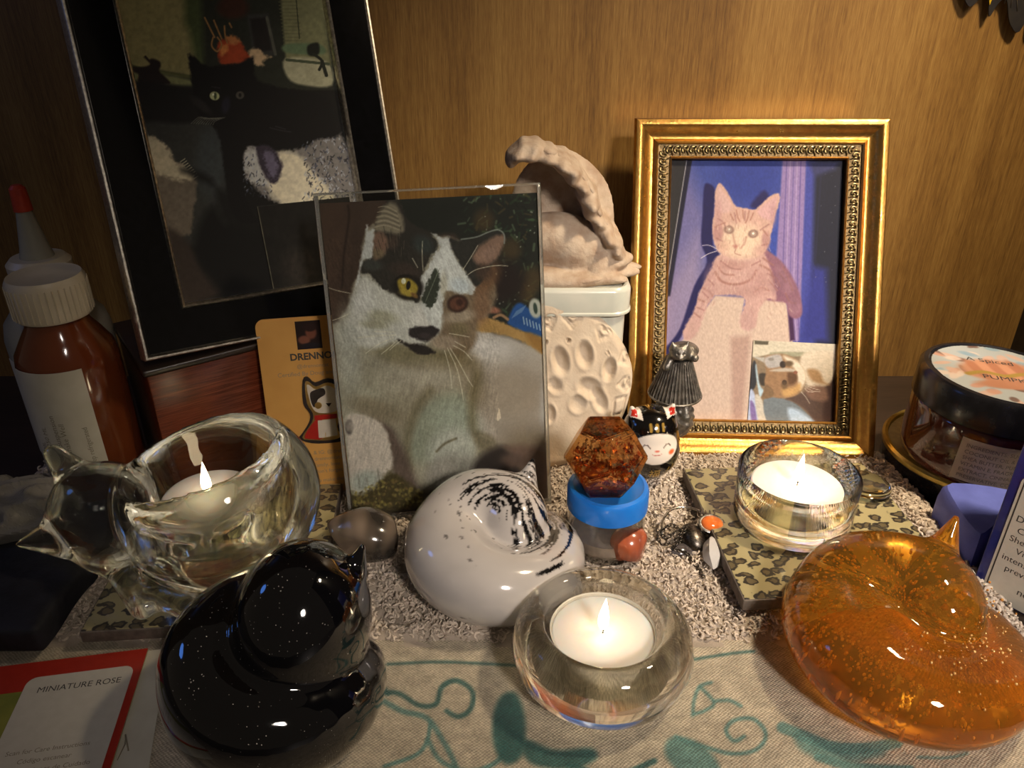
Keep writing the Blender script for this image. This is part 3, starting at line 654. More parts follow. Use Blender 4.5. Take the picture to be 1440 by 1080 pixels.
# chin and chest
E_(600, 500, 60, 16, (92, 84, 58), 1.2, 4, .85); E_(560, 492, 46, 14, (120, 116, 92), 1.2, 10, .7); E_(655, 520, 20, 40, (104, 92, 66), 1.2, -20, .7); E_(600, 530, 60, 26, (160, 156, 144), 1.3, 0, .7)
E_(480, 500, 16, 60, (168, 172, 166), 1.3, -6, .7); E_(500, 560, 30, 30, (150, 150, 136), 1.2, 0, .6); E_(590, 575, 70, 30, (128, 122, 104), 1.3, -15, .6)
pr.poly([(596, 560), (640, 545), (662, 570), (668, 620), (650, 640), (590, 650), (570, 640), (574, 600)], (132, 140, 126), 9, a=.9); E_(640, 590, 34, 26, (144, 154, 143), 1.2, 20, .8)
pr.line([(668, 520), (662, 560), (664, 600), (672, 630)], 12, (98, 90, 64), 12, .7); pr.line([(600, 545), (580, 575), (568, 620), (572, 660)], 12, (104, 98, 78), 11, .8)
pr.poly([(520, 588), (545, 600), (558, 620), (572, 650), (590, 700), (560, 712), (548, 668), (541, 625)], (84, 72, 66), 6, a=.95); E_(520, 575, 40, 14, (120, 112, 94), 1.2, 15, .8)
E_(636, 628, 36, 30, (162, 167, 160), .8, -20); E_(640, 660, 38, 26, (128, 128, 122), 1); E_(622, 672, 22, 24, (142, 140, 134), 1); pr.line([(612, 632), (624, 620), (640, 612)], 3, (92, 88, 70), 3)
pr.poly([(664, 600), (690, 606), (700, 622), (690, 630), (672, 622)], (96, 90, 70), 4, a=.8); pr.line([(675, 606), (690, 612), (694, 622)], 3, (124, 118, 100), 3)
pr.poly([(672, 640), (690, 626), (710, 620), (728, 636), (742, 664), (746, 700), (690, 712), (664, 700), (662, 665)], (34, 29, 28), 6); pr.poly([(712, 620), (770, 626), (776, 696), (748, 690), (738, 660), (726, 636)], (98, 80, 70), 6)
E_(722, 640, 16, 10, (78, 64, 58), 1); pr.poly([(580, 690), (640, 690), (700, 700), (700, 720), (560, 740)], (60, 54, 48), 8)
pr.poly([(478, 588), (498, 583), (524, 592), (538, 605), (543, 625), (548, 650), (540, 668), (528, 684), (510, 694), (500, 698), (488, 690), (482, 640)], (182, 176, 168), 2.5, 1, 5)
E_(508, 680, 22, 14, (150, 160, 154), 1, -20, .9); E_(483, 602, 6.5, 11, (44, 40, 40), .5); E_(500, 600, 24, 14, (192, 186, 178), 1, 0, .7)
for a_ in [[(500, 690), (498, 672)], [(514, 690), (510, 676)], [(530, 682), (526, 662)]]: pr.line(a_, 2, (116, 116, 108), 2.5, .8)
pr.poly([(484, 700), (502, 700), (522, 688), (538, 668), (550, 666), (568, 676), (588, 694), (600, 706), (560, 722), (494, 740)], (66, 60, 38), 4, 2, 5)
for k in range(330):
    X_ = q.uniform(490, 592); Y_ = q.uniform(672 + abs(X_ - 548) * .45, 726); pr.ell(X_, Y_, q.uniform(1.2, 3.2), q.uniform(1, 2.4), [(132, 122, 62), (88, 80, 44), (156, 148, 86), (52, 46, 30), (112, 92, 60)][k % 5], .8, q.uniform(0, 180), .5)
pr.line([(494, 726), (560, 722), (600, 715)], 9, (40, 34, 28), 7, .8)
# bright cheek and muzzle
pr.poly([(497, 382), (487, 405), (480, 430), (474, 462), (490, 482), (520, 486), (548, 476), (574, 480), (590, 478), (614, 456), (613, 430), (600, 416), (575, 416), (552, 410), (530, 400), (514, 388)], (184, 188, 184), 5, 1, 6)
E_(526, 440, 24, 9, (150, 150, 130), 1.1, 8, .8); E_(516, 452, 20, 6, (136, 134, 110), 1.1, 4, .6); E_(590, 438, 20, 16, (204, 206, 204), 1, 0, .8); E_(500, 420, 16, 20, (196, 200, 200), 1, 0, .7); E_(478, 470, 20, 18, (170, 174, 168), 1, 0, .6)
# dark mask with the ear
pr.poly([(495, 378), (497, 362), (506, 356), (512, 340), (514, 312), (520, 292), (532, 276), (548, 272), (560, 298), (566, 304), (580, 312), (596, 318), (606, 332), (605, 342), (596, 352), (590, 368), (584, 382), (580, 398), (584, 412), (578, 418), (560, 412), (542, 406), (528, 400), (516, 390), (509, 380)], (44, 42, 38), 2, 1.6, 4)
E_(585, 335, 16, 12, (52, 62, 62), 1, 30, .8); E_(560, 372, 22, 10, (60, 50, 44), 1, 10, .8); E_(512, 366, 14, 8, (64, 70, 68), 1, 0, .7)
pr.poly([(513, 316), (518, 296), (530, 279), (544, 278), (554, 298), (557, 314), (548, 322), (528, 318)], (124, 118, 102), 3, 1)
for k in range(9): pr.line([(514 + k * .6, 312 - k * 3.6), (530, 309 - k * 3.4), (552 - k * .8, 316 - k * 3.4)], 1, [(168, 162, 142), (70, 66, 58)][k % 2], 1, .8)
pr.poly([(511, 322), (528, 322), (534, 336), (526, 352), (514, 358)], (116, 92, 78), 3, 1); E_(541, 332, 8, 10, (74, 60, 52), 1, a=.7); E_(520, 350, 9, 7, (112, 104, 80), 1, a=.7)
for k in range(24): pr.line([(520 + k * 1.6, 352 - (k % 7) * 5), (516 + k * 1.8, 340 - (k % 7) * 5)], .9, [(30, 28, 26), (96, 88, 74)][k % 2], 1, .6)
pr.poly([(502, 310), (506, 318), (513, 316), (512, 340), (511, 356), (500, 358), (494, 374), (494, 386), (488, 398), (494, 362), (500, 336)], (186, 192, 192), 1.6, 1, 4)
# blaze
pr.poly([(597, 318), (610, 325), (623, 324), (626, 339), (633, 352), (641, 365), (650, 376), (661, 391), (660, 402), (650, 404), (634, 402), (619, 401), (616, 417), (614, 444), (610, 458), (596, 446), (586, 428), (584, 412), (581, 398), (585, 380), (594, 366), (600, 354), (604, 345), (609, 338), (606, 328)], (192, 198, 198), 1.8, 1.5, 4)
E_(640, 392, 14, 10, (176, 192, 204), 1, 20, .6); E_(616, 392, 5, 18, (170, 168, 150), 1, 0, .6)
pr.poly([(603, 369), (609, 376), (610, 392), (607, 408), (604, 418), (597, 426), (590, 420), (585, 416), (587, 404), (592, 391), (598, 378)], (50, 56, 48), 1.4, 1.4, 3)
for k in range(22): pr.line([(590 + k * .8, 418 - k * 2), (593 + k * .8, 410 - k * 2)], .9, (96, 104, 92), .8, .6)
# right mask and ear
pr.poly([(623, 325), (640, 328), (660, 323), (676, 316), (690, 312), (698, 313), (702, 322), (700, 336), (690, 354), (680, 368), (672, 384), (662, 392), (655, 384), (646, 370), (637, 358), (629, 344)], (42, 42, 39), 1.8, 1, 4)
pr.poly([(700, 318), (702, 330), (694, 348), (680, 362), (664, 360), (658, 352), (664, 338), (684, 322)], (128, 104, 90), 3, 1); E_(680, 345, 12, 8, (140, 116, 104), 1, -40, .7); E_(674, 372, 12, 12, (70, 54, 44), 1, 0, .8)
pr.line([(640, 326), (662, 322), (678, 315), (692, 311), (701, 317), (702, 330)], 1.6, (130, 140, 134), 1.6)
# eyes
E_(565, 397, 22, 18, (30, 26, 22), .4); pr.poly([(549, 388), (556, 384), (568, 385), (578, 394), (578, 402), (570, 410), (560, 408), (552, 400)], (148, 132, 50), 1.6); E_(564, 404, 12, 5, (172, 154, 70), 1, 0, .6); E_(565, 394, 3.2, 6.5, (24, 20, 14), .4, 8); E_(558, 388, 3.4, 4.2, (214, 220, 200), .4)
pr.line([(546, 386), (556, 380), (570, 382), (581, 394), (583, 406)], 2.4, (28, 24, 20), 1.2); E_(574, 408, 6, 3, (120, 92, 50), .8, 30)
E_(637, 418, 15, 12.5, (40, 26, 22), .4, -12); E_(637, 418, 12, 9.5, (92, 60, 46), .6, -12); E_(640, 416, 5, 5, (58, 36, 30), .9)
# nose and mouth
pr.poly([(568, 458), (574, 454), (582, 453), (590, 453), (600, 451), (611, 456), (608, 464), (602, 470), (593, 474), (584, 472), (574, 469), (568, 466)], (40, 36, 37), 1.6, .8, 4); E_(590, 465, 8, 4, (62, 54, 56), 1, 0, .7)
pr.poly([(551, 472), (566, 477), (580, 477), (594, 480), (602, 486), (607, 489), (596, 492), (582, 492), (572, 488), (562, 481)], (36, 32, 30), 1.6, 1, 4); E_(620, 474, 20, 10, (142, 130, 114), .8, 0)
for a_ in [[(550, 474), (540, 484), (528, 494)], [(556, 474), (546, 482), (540, 488)], [(545, 470), (524, 480), (505, 494)], [(548, 466), (520, 468), (492, 472)], [(546, 462), (516, 462)],
           [(628, 482), (640, 500), (654, 524), (662, 536)], [(624, 482), (638, 510), (646, 540), (649, 556)], [(620, 486), (628, 512), (632, 540)], [(632, 478), (648, 486), (660, 498)], [(634, 472), (650, 480)], [(626, 461), (642, 463), (655, 465)],
           [(643, 370), (654, 352), (664, 334)], [(651, 376), (664, 368), (690, 362), (708, 362)], [(584, 330), (584, 350), (586, 372)], [(570, 355), (578, 368)], [(440, 398), (458, 404), (480, 408)], [(455, 448), (466, 444), (478, 438)]]:
    pr.line(a_, .9, (206, 204, 184), .9, .85)
body = ((pr.Y > 330) & (pr.X < 700)).astype(float)
pr.grain(.15, 9, 1.5, 68, 9, 3, body * (pr.Y < 480)); pr.grain(.13, 9, 1.6, 100, 19, 3, body * (pr.Y >= 480)); pr.grain(.08, 3, 1.4, 30, 29, 2, body); pr.grain(.06, 22, 22, 0, 12, 3); pr.grain(.05, 1.6, 1.6, 0, 14, 2)
pr.make('photo_print', M['print'], ac, 1.15, -.30, (x0, y0))

# ================================================================== GOLD FRAME WITH THE TABBY
K = 1.03; G0 = np.array([6.1, 34.8, .5]) * K + np.array([0, 0, 23.3 * (1 - K)])
gw = np.array([12.7, -.7, .1]); gu = np.array([.5, 7.1, 16.0])
gf = thing('picture_frame', 'antique gold frame with carved inner border around an orange tabby kitten photo', 'picture frame', G0, basis=(gw, gu))
W_, H_ = 12.9 * K, 17.6 * K
for g in moulding(W_, H_, [(.10, -1.1), (0, .0), (0, .22), (.10, .36), (.28, .40), (.42, .34), (.62, .12), (.85, -.02), (1.02, -.02), (1.12, .10), (1.22, .14), (1.30, .06), (1.30, -1.1)]): build('frame_rail', g, M['gold'], gf, 'auto')
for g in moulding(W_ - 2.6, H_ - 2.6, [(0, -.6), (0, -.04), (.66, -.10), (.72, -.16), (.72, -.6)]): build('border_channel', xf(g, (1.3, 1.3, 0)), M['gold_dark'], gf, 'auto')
for g in moulding(W_ - 3.88, H_ - 3.88, [(0, -.5), (0, -.02), (.06, .02), (.11, -.04), (.11, -.5)]): build('inner_lip', xf(g, (1.94, 1.94, 0)), M['gold'], gf, 'auto')
def scroll_geo():
    """one carved curl of the border: a comma-shaped ridge round a small pearl, running along +x"""
    t = np.linspace(-2.4, 2.2, 9); R = .19 - .012 * np.arange(9)
    p = np.stack([R * np.cos(t) * .95 - .02, R * np.sin(t) * 1.15, .03 + 0 * t], 1)
    return join([tube(p, np.linspace(.075, .03, 9), 5), ball((-.05, .0, .04), (.07, .09, .09), 7, 5), tube([(.19, -.24, 0), (.26, 0, .05), (.19, .26, 0)], [.03, .055, .03], 5)])
sg = scroll_geo(); first = None; step = .40
for side in range(4):
    L_ = (W_ if side % 2 == 0 else H_) - 3.3; n = int(L_ / step)
    for k in range(n):
        s_ = 1.65 + (k + .5) * L_ / n; c_ = 1.62
        x_, y_, a_ = [(s_, c_, 0), (W_ - c_, s_, PI / 2), (W_ - s_, H_ - c_, PI), (c_, H_ - s_, -PI / 2)][side]
        if first is None: first = build('carved_scroll', sg, M['bead'], gf, True); o = first
        else: o = first.copy(); C.objects.link(o); o.parent = gf
        o.location = (x_ * S, y_ * S, -.06 * S); o.rotation_euler = (0, 0, a_)
build('frame_back', box(.5, W_ - .5, .5, H_ - .5, -1.1, -.9), M['mahog'], gf, 'auto')
x0, x1, y0, y1 = 1.98, W_ - 1.98, 1.98, H_ - 1.98
pr = Print(x1 - x0, y1 - y0, 260, trace(gf, x0, x1, y0, y1), (56, 72, 150))
pr.poly([(930, 300), (960, 215), (1000, 300), (990, 420), (960, 480), (920, 520)], (104, 102, 156), 16, sm=False); pr.poly([(925, 420), (985, 330), (995, 420), (960, 500), (920, 600)], (136, 126, 164), 16, sm=False)
pr.ell(1060, 245, 44, 40, (40, 56, 140), 1, 0, .8); pr.ell(1090, 330, 14, 50, (50, 70, 158), 1)
pr.poly([(935, 215), (976, 215), (940, 418), (925, 418)], (36, 36, 40), 1.5, sm=False); pr.poly([(968, 215), (976, 215), (944, 416), (938, 416)], (20, 20, 44), 1.2, sm=False); pr.line([(968, 220), (938, 410)], 1.2, (150, 150, 160), .8, sm=False)
pr.poly([(1104, 215), (1138, 215), (1128, 480), (1112, 480), (1110, 400), (1094, 372)], (134, 116, 170), 1.5, sm=False)
for k, c_ in enumerate([(104, 90, 150), (160, 142, 188), (112, 98, 156), (158, 140, 186), (100, 86, 150)]): pr.line([(1110 + k * 5, 215), (1104 + k * 5.2, 400), (1112 + k * 4, 480)], 1.6, c_, 1.2)
pr.poly([(1138, 215), (1152, 240), (1150, 400), (1148, 480), (1128, 480)], (58, 66, 150), 2, sm=False); pr.poly([(1150, 215), (1200, 215), (1200, 600), (1150, 500), (1146, 372)], (20, 24, 44), 4, sm=False)
pr.poly([(1146, 372), (1166, 378), (1168, 480), (1130, 480)], (42, 48, 128), 6, sm=False); pr.poly([(1140, 224), (1185, 224), (1178, 236), (1150, 246)], (48, 52, 96), 4, sm=False); pr.line([(1158, 245), (1150, 370)], 2, (28, 30, 60), 2)
pr.speck(1150, 1185, 235, 400, 14, (120, 120, 130), (.5, 1))
pr.poly([(992, 262), (998, 256), (1008, 266), (1006, 300), (1005, 345), (1014, 356), (1002, 380), (987, 410), (978, 440), (952, 486), (940, 500), (936, 492), (958, 462), (978, 402), (996, 368), (988, 340), (990, 300)], (22, 20, 78), 1.5)
pr.poly([(1058, 288), (1070, 272), (1078, 266), (1084, 276), (1072, 292)], (28, 26, 84), 2.5)
pr.poly([(925, 620), (940, 500), (962, 478), (985, 446), (1008, 415), (1050, 418), (1046, 442), (1070, 430), (1078, 418), (1109, 424), (1114, 460), (1118, 480), (1125, 620)], (196, 176, 164), 1.5, sm=False)
pr.poly([(1030, 474), (1058, 472), (1046, 592), (1032, 590)], (160, 130, 122), 4, sm=False, a=.7); pr.poly([(1044, 300), (1046, 300), (1046, 301)], (0, 0, 0), .1)
pr.poly([(1110, 424), (1117, 424), (1121, 478), (1114, 480)], (60, 30, 70), 1.5, sm=False)
pr.poly([(1072, 350), (1092, 358), (1108, 374), (1122, 398), (1130, 422), (1131, 442), (1122, 448), (1112, 442), (1108, 426), (1076, 420), (1066, 400)], (132, 92, 112), 1.6)
pr.poly([(1015, 356), (1000, 382), (986, 410), (976, 440), (966, 458), (962, 472), (970, 479), (984, 466), (992, 444), (1008, 416), (1048, 418), (1044, 444), (1044, 460), (1056, 464), (1066, 456), (1070, 436), (1082, 420), (1094, 420), (1092, 394), (1082, 366), (1070, 352)], (188, 154, 150), 1.6, .8, 4)
pr.poly([(1095, 372), (1110, 386), (1120, 410), (1108, 412), (1096, 396)], (150, 112, 128), 3); pr.ell(1120, 430, 9, 12, (150, 112, 130), .6)
pr.poly([(1008, 268), (1013, 256), (1021, 262), (1030, 276), (1037, 288), (1050, 291), (1064, 293), (1076, 283), (1086, 274), (1098, 270), (1099, 282), (1092, 306), (1088, 326), (1081, 348), (1074, 357), (1060, 363), (1040, 363), (1025, 360), (1012, 352), (1005, 334), (1004, 315), (1007, 296)], (196, 162, 152), 1.2, .5, 3)
pr.ell(1046, 338, 30, 24, (214, 192, 172), .8); pr.poly([(1010, 290), (1012, 262), (1018, 266), (1032, 290), (1020, 298)], (200, 168, 166), 2); pr.poly([(1068, 296), (1094, 275), (1095, 284), (1086, 308)], (196, 160, 164), 2)
pr.ell(1012, 326, 7, 12, (172, 132, 130), .8); pr.ell(1080, 336, 6, 12, (172, 134, 132), .8)
for a_ in [[(1038, 294), (1040, 304), (1043, 310)], [(1047, 294), (1048, 306)], [(1056, 295), (1054, 305), (1051, 312)], [(1062, 298), (1058, 308)], [(1030, 300), (1034, 308)], [(1008, 318), (1016, 314), (1022, 312)], [(1076, 322), (1082, 330)]]: pr.line(a_, 2, (156, 112, 100), 1.4, .75)
pr.ell(1027.5, 321.5, 7.5, 6, (140, 112, 104), .5, 10); pr.ell(1027.5, 321.5, 4, 4, (166, 146, 134), .6); pr.ell(1027.5, 321, 1.6, 1.6, (224, 216, 206), .5)
pr.ell(1062, 327.5, 7.5, 6, (140, 112, 104), .5, -10); pr.ell(1062, 327.5, 4, 4, (164, 144, 132), .6); pr.ell(1062, 327, 1.6, 1.6, (240, 236, 230), .5)
pr.line([(1033, 328), (1035, 338), (1038, 346)], 2.5, (170, 128, 116), 2, .7); pr.line([(1052, 332), (1050, 340), (1044, 348)], 2.5, (170, 128, 116), 2, .7); pr.poly([(1033, 344), (1040, 344), (1037, 349)], (176, 124, 116), 1.6); pr.line([(1037, 350), (1036, 355), (1044, 358)], 1.3, (150, 104, 98), 1, .7)
for a_, w2 in [([(1008, 382), (1016, 394), (1030, 399), (1046, 398), (1060, 391), (1066, 380)], 3.4), ([(1012, 374), (1020, 384), (1034, 386)], 2.2), ([(1072, 372), (1086, 380), (1092, 396)], 3), ([(1076, 362), (1090, 372)], 2.4), ([(990, 404), (1000, 410), (1004, 416)], 2.4), ([(984, 420), (992, 424)], 2), ([(978, 440), (986, 446)], 2), ([(1064, 410), (1074, 404), (1084, 408)], 2.4), ([(1108, 412), (1114, 424), (1122, 426)], 2.4), ([(1100, 384), (1108, 396)], 2)]: pr.line(a_, w2, (146, 102, 96), 2.4, .75)
for a_ in [[(1012, 350), (1000, 344), (990, 344)], [(1010, 352), (998, 356), (988, 362)]]: pr.line(a_, 1, (226, 220, 226), .8, .8)
q = np.random.default_rng(44)
for cx, cy, rx, ry, c_ in ((1012, 300, 5, 20, (176, 136, 140)), (1090, 300, 5, 16, (172, 134, 142)), (1020, 345, 10, 8, (196, 160, 146)), (1072, 350, 9, 7, (180, 142, 136)), (1030, 372, 22, 6, (168, 128, 124)), (1045, 410, 26, 8, (170, 134, 132)), (1000, 400, 8, 22, (170, 134, 134)), (1070, 395, 14, 16, (168, 130, 130)), (1100, 395, 12, 20, (120, 84, 102)), (1120, 420, 8, 18, (124, 88, 106)), (1056, 450, 8, 14, (176, 144, 142)), (975, 462, 8, 12, (186, 154, 148))): pr.ell(cx, cy, rx, ry, c_, 1.4, 0, .6)
for k in range(420):
    x_, y_ = q.uniform(985, 1125), q.uniform(296, 446)
    near = min(abs(x_ - 1047) / 44, 1)
    if (y_ > 412 and 1008 < x_ < 1050) or (y_ < 362 and not 1008 < x_ < 1086) or (y_ >= 362 and (x_ < 1015 - (y_ - 362) * .45 or x_ > 1078 + (y_ - 362) * .5)): continue
    a_ = (x_ - 1045) / 60 + q.normal() * .15; pr.line([(x_, y_), (x_ + 3.5 * math.sin(a_), y_ + 4.5)], .9, [(222, 196, 182), (150, 112, 108), (176, 140, 132)][k % 3], 1, .45)
for a_ in [[(1012, 306), (1018, 310), (1022, 316)], [(1084, 314), (1078, 318), (1072, 322)], [(1010, 334), (1018, 338)], [(1082, 342), (1074, 344)], [(1050, 296), (1050, 308)], [(1035, 298), (1038, 312)], [(1016, 366), (1030, 376), (1044, 378)], [(1060, 372), (1072, 366)], [(998, 392), (1006, 400)], [(1086, 396), (1096, 408)], [(1082, 384), (1094, 390), (1100, 402)], [(1112, 392), (1118, 408)], [(1104, 376), (1112, 390)], [(990, 410), (998, 418)], [(982, 432), (992, 436)]]: pr.line(a_, 1.8, (138, 96, 96), 2, .6)
pr.grain(.09, 3, 1.6, 80, 5)
pr.make('photo_print', M['print'], gf, .78, -.40, (x0, y0))
# small photo of a grey cat lying on its side, tucked into the corner
sw, sh = 4.55, 4.45
pr = Print(sw, sh, 120, [(1043, 590), (1169, 594), (1176, 475), (1057, 467)], (128, 112, 92)); Q = lambda cx, cy: (1040 + cx / 7.713, 460 + cy / 7.713)
def QP(pts, c, fe=1.2, **k): pr.poly([Q(*p) for p in pts], c, fe, **k)
QP([(120, 60), (700, 60), (1060, 110), (1060, 230), (700, 220), (350, 210), (110, 240)], (196, 190, 174)); QP([(350, 190), (740, 200), (720, 240), (340, 230)], (150, 150, 128)); QP([(140, 60), (300, 70), (290, 110), (140, 100)], (84, 80, 66), .8, sm=False)
QP([(120, 290), (150, 330), (140, 560), (60, 640), (90, 400)], (44, 46, 52)); QP([(150, 330), (180, 560), (230, 640), (180, 710), (160, 600), (140, 400)], (170, 196, 214)); QP([(180, 440), (270, 440), (270, 560), (190, 560)], (58, 52, 46))
QP([(60, 640), (120, 680), (160, 1010), (20, 1010)], (170, 184, 216)); QP([(60, 760), (110, 800), (130, 1000), (70, 1000)], (120, 104, 160)); QP([(120, 700), (200, 730), (250, 1010), (160, 1010)], (190, 186, 176))
QP([(220, 740), (330, 710), (560, 760), (720, 900), (850, 1040), (300, 1040)], (108, 118, 126)); QP([(500, 840), (620, 860), (740, 940), (860, 1040), (560, 1030)], (168, 190, 214), 3)
QP([(480, 720), (700, 640), (900, 560), (1040, 420), (1040, 1040), (860, 1040), (700, 860), (560, 760)], (84, 66, 58), 2); QP([(920, 640), (1040, 500), (1000, 1040), (900, 1000)], (62, 44, 40), 3)
QP([(700, 200), (900, 180), (1040, 240), (1020, 420), (940, 560), (760, 600), (690, 500), (640, 300)], (202, 190, 172), 2); QP([(720, 390), (840, 400), (900, 520), (960, 560), (780, 520)], (158, 126, 90), 2.5); QP([(700, 600), (900, 580), (940, 740), (760, 720)], (122, 94, 80), 3)
QP([(120, 240), (260, 320), (300, 380), (420, 380), (420, 300), (300, 240), (220, 250)], (172, 172, 168)); QP([(250, 250), (400, 210), (520, 230), (620, 300), (690, 400), (700, 520), (660, 620), (580, 690), (460, 710), (340, 700), (240, 560), (260, 400)], (142, 112, 84), 1.4); QP([(260, 560), (330, 620), (330, 700), (200, 730), (220, 640)], (118, 96, 72))
QP([(260, 250), (420, 220), (440, 340), (300, 370), (250, 320)], (168, 166, 166), 1.5); QP([(460, 230), (620, 300), (690, 400), (700, 520), (640, 620), (620, 540), (590, 400), (500, 300)], (210, 200, 182), 2)
QP([(300, 400), (440, 370), (560, 380), (600, 420), (500, 410), (400, 410)], (176, 168, 156)); QP([(440, 600), (560, 590), (640, 540), (640, 620), (540, 690), (450, 690)], (184, 148, 98), 2.5); QP([(500, 430), (600, 430), (600, 520), (520, 560)], (92, 66, 46), 2)
pr.ell(*Q(450, 330), 4.5, 5, (50, 42, 38), .5); pr.ell(*Q(520, 320), 6, 4, (96, 78, 58), 1); pr.ell(*Q(465, 535), 3.6, 4, (58, 44, 32), .5); pr.ell(*Q(465, 570), 5, 6, (88, 70, 50), 1, a=.7); pr.ell(*Q(590, 420), 3, 2.4, (128, 84, 66), .6); pr.ell(*Q(320, 270), 4, 2.4, (130, 126, 122), .8)
for a_ in [[(690, 570), (780, 600), (860, 620)], [(700, 590), (780, 630), (860, 640)], [(700, 550), (800, 570)], [(650, 640), (700, 700), (745, 775)], [(690, 600), (730, 640), (790, 640)]]: pr.line([Q(*p) for p in a_], .8, (206, 196, 184), .7, .8)
pr.grain(.10, 3, 2, 30, 6)
sm_ = pr.make('corner_print', M['print'], gf, .8, 0, (0, 0)); bx = on_y(1043, 590, 36)
l0 = gf.matrix_world.inverted() @ Vector((0, 0, 0))
sm_.location = ((x1 - sw - .12) * S, (y0 + .0) * S, -.34 * S); sm_.rotation_euler = (0, 0, -.035); tag(sm_, 'small photo of a grey cat lying on its side')

# ================================================================== TIN, STATUE, PAW PRINT
tin = thing('storage_tin', 'pale square tin with a rounded lid, behind the paw print plaque', 'tin', (1.9, 39.0, -.3), (0, 0, .0))
build('body', prism(rrect(-3.85, 3.85, -3.3, 3.3, .9, 6), 0, 8.6), M['tin'], tin, 'auto')
lp = rrect(-4.0, 4.0, -3.45, 3.45, 1.0, 6)
def ring_stack(levels, r0):
    vs, n = [], None
    for ins, z in levels:
        p = rrect(-r0[0] + ins, r0[0] - ins, -r0[1] + ins, r0[1] - ins, max(r0[2] - ins, .1), 6); n = len(p); vs += [(x, y, z) for x, y in p]
    f = [(i * n + k, i * n + (k + 1) % n, (i + 1) * n + (k + 1) % n, (i + 1) * n + k) for i in range(len(levels) - 1) for k in range(n)]
    return geo(vs, f + [tuple(range(n - 1, -1, -1)), tuple((len(levels) - 1) * n + k for k in range(n))])
build('lid', ring_stack([(.0, 8.5), (-.06, 8.56), (-.06, 8.66), (0, 8.72), (0, 9.7), (.06, 9.85), (.2, 9.95), (.34, 9.92), (.42, 9.82)], (4.05, 3.5, 1.0)), M['tin'], tin, 'auto')

SY = 38.0
st = thing('cat_angel_statue', 'ivory statue of a cat sleeping beneath a curved feathered wing, on the pale tin', 'statue', (3.0, SY, 9.52))
def sp(px, py, y=SY): p = on_y(px, py, y); return (p[0] - 3.0, y - SY, p[2] - 9.52)
wing_c = [sp(868, 352), sp(850, 322), sp(832, 294), sp(826, 272), sp(812, 250), sp(792, 228), sp(764, 213), sp(738, 210), sp(718, 222)]
wing_c = spline(wing_c, 3)
def statue_fn(X, Y, Z):
    ds = []
    for i in range(len(wing_c) - 1):       # the wing: a strip deep in y, thin across
        a, b = wing_c[i], wing_c[i + 1]
        ds.append(s_cap(X, Y * .30 + .0, Z, (a[0], a[1] * .3, a[2]), (b[0], b[1] * .3, b[2]), .38 + .05 * math.sin(i), .38 + .05 * math.sin(i + 1)))
    wing = smin(ds, .08)
    back = s_ell(X, Y, Z, (-.4, 1.35, 3.0), (2.6, .5, 3.0), 0, .35)
    cat = smin([s_ell(X, Y, Z, (-.9, 0, 1.9), (2.3, 1.3, 1.35)), s_ell(X, Y, Z, (.1, -.7, 1.4), (1.0, .8, 1.0)), s_ell(X, Y, Z, (.9, -.3, 1.5), (1.2, 1.0, .95)), s_cap(X, Y, Z, (1.7, -.8, 1.4), (1.2, -1.3, .75), .42, .3), s_ell(X, Y, Z, (-2.6, -.5, 1.9), (1.0, .9, .9))], .12)
    base = smin([s_ell(X, Y, Z, (-.8, 0, .2), (3.4, 2.2, .6)), s_ell(X, Y, Z, (1.7, -.4, .75), (1.5, 1.0, .42), 0, .25), s_ell(X, Y, Z, (2.2, -.2, .4), (1.4, .8, .32), 0, -.12),
                 s_ell(X, Y, Z, (1.5, -1.3, .3), (1.3, .5, .3), -.2), s_ell(X, Y, Z, (.1, -1.6, .3), (1.4, .55, .32), .1), s_ell(X, Y, Z, (-1.6, -1.5, .5), (1.2, .6, .4))], .05)
    bumps = .07 * np.sin(X * 5 + Z * 2.5) * np.sin(Z * 6 - X * 3) * (Z > 1.5)
    return np.minimum(smin([wing - bumps, back], .12), smin([cat, base], .1))
g = surf(statue_fn, (-4.3, -2.6, -.2), (3.9, 2.4, 7.6), .11, 1); g[0][:, 2] = np.maximum(g[0][:, 2], 0)
build('body', g, M['resin'], st)
for k, t in enumerate(np.linspace(.12, .86, 10)):     # overlapping feathers along the outside of the arch
    i = int(t * (len(wing_c) - 1)); p = wing_c[i]; d = wing_c[i + 1] - wing_c[i - 1]; a = math.atan2(d[2], d[0])
    n_ = np.array([-math.sin(a), 0, math.cos(a)]) * (-1 if -math.sin(a) * 1 + math.cos(a) < 0 else 1)
    fe = ball((0, 0, 0), (.52, 1.05, .20), 12, 7); fe = xf(fe, rot=(0, -a, 0)); build('feather', xf(fe, (p[0] + (.22 if a > PI / 2 or a < 0 else .2), p[1] * .3 - .2 + .25 * (k % 2), p[2] + .16)), M['resin'], st)
for x_, y_, z_, rx, a in ((2.0, -.5, .95, 1.15, .3), (2.6, .1, .5, 1.1, -.15), (1.7, -1.4, .36, 1.1, -.2), (.4, -1.75, .34, 1.2, .12), (-1.3, -1.7, .5, 1.1, .3)):
    build('base_feather', xf(ball((0, 0, 0), (rx, .42, .22), 14, 8), (x_, y_, z_), (0, -a * .5, a)), M['resin'], st)

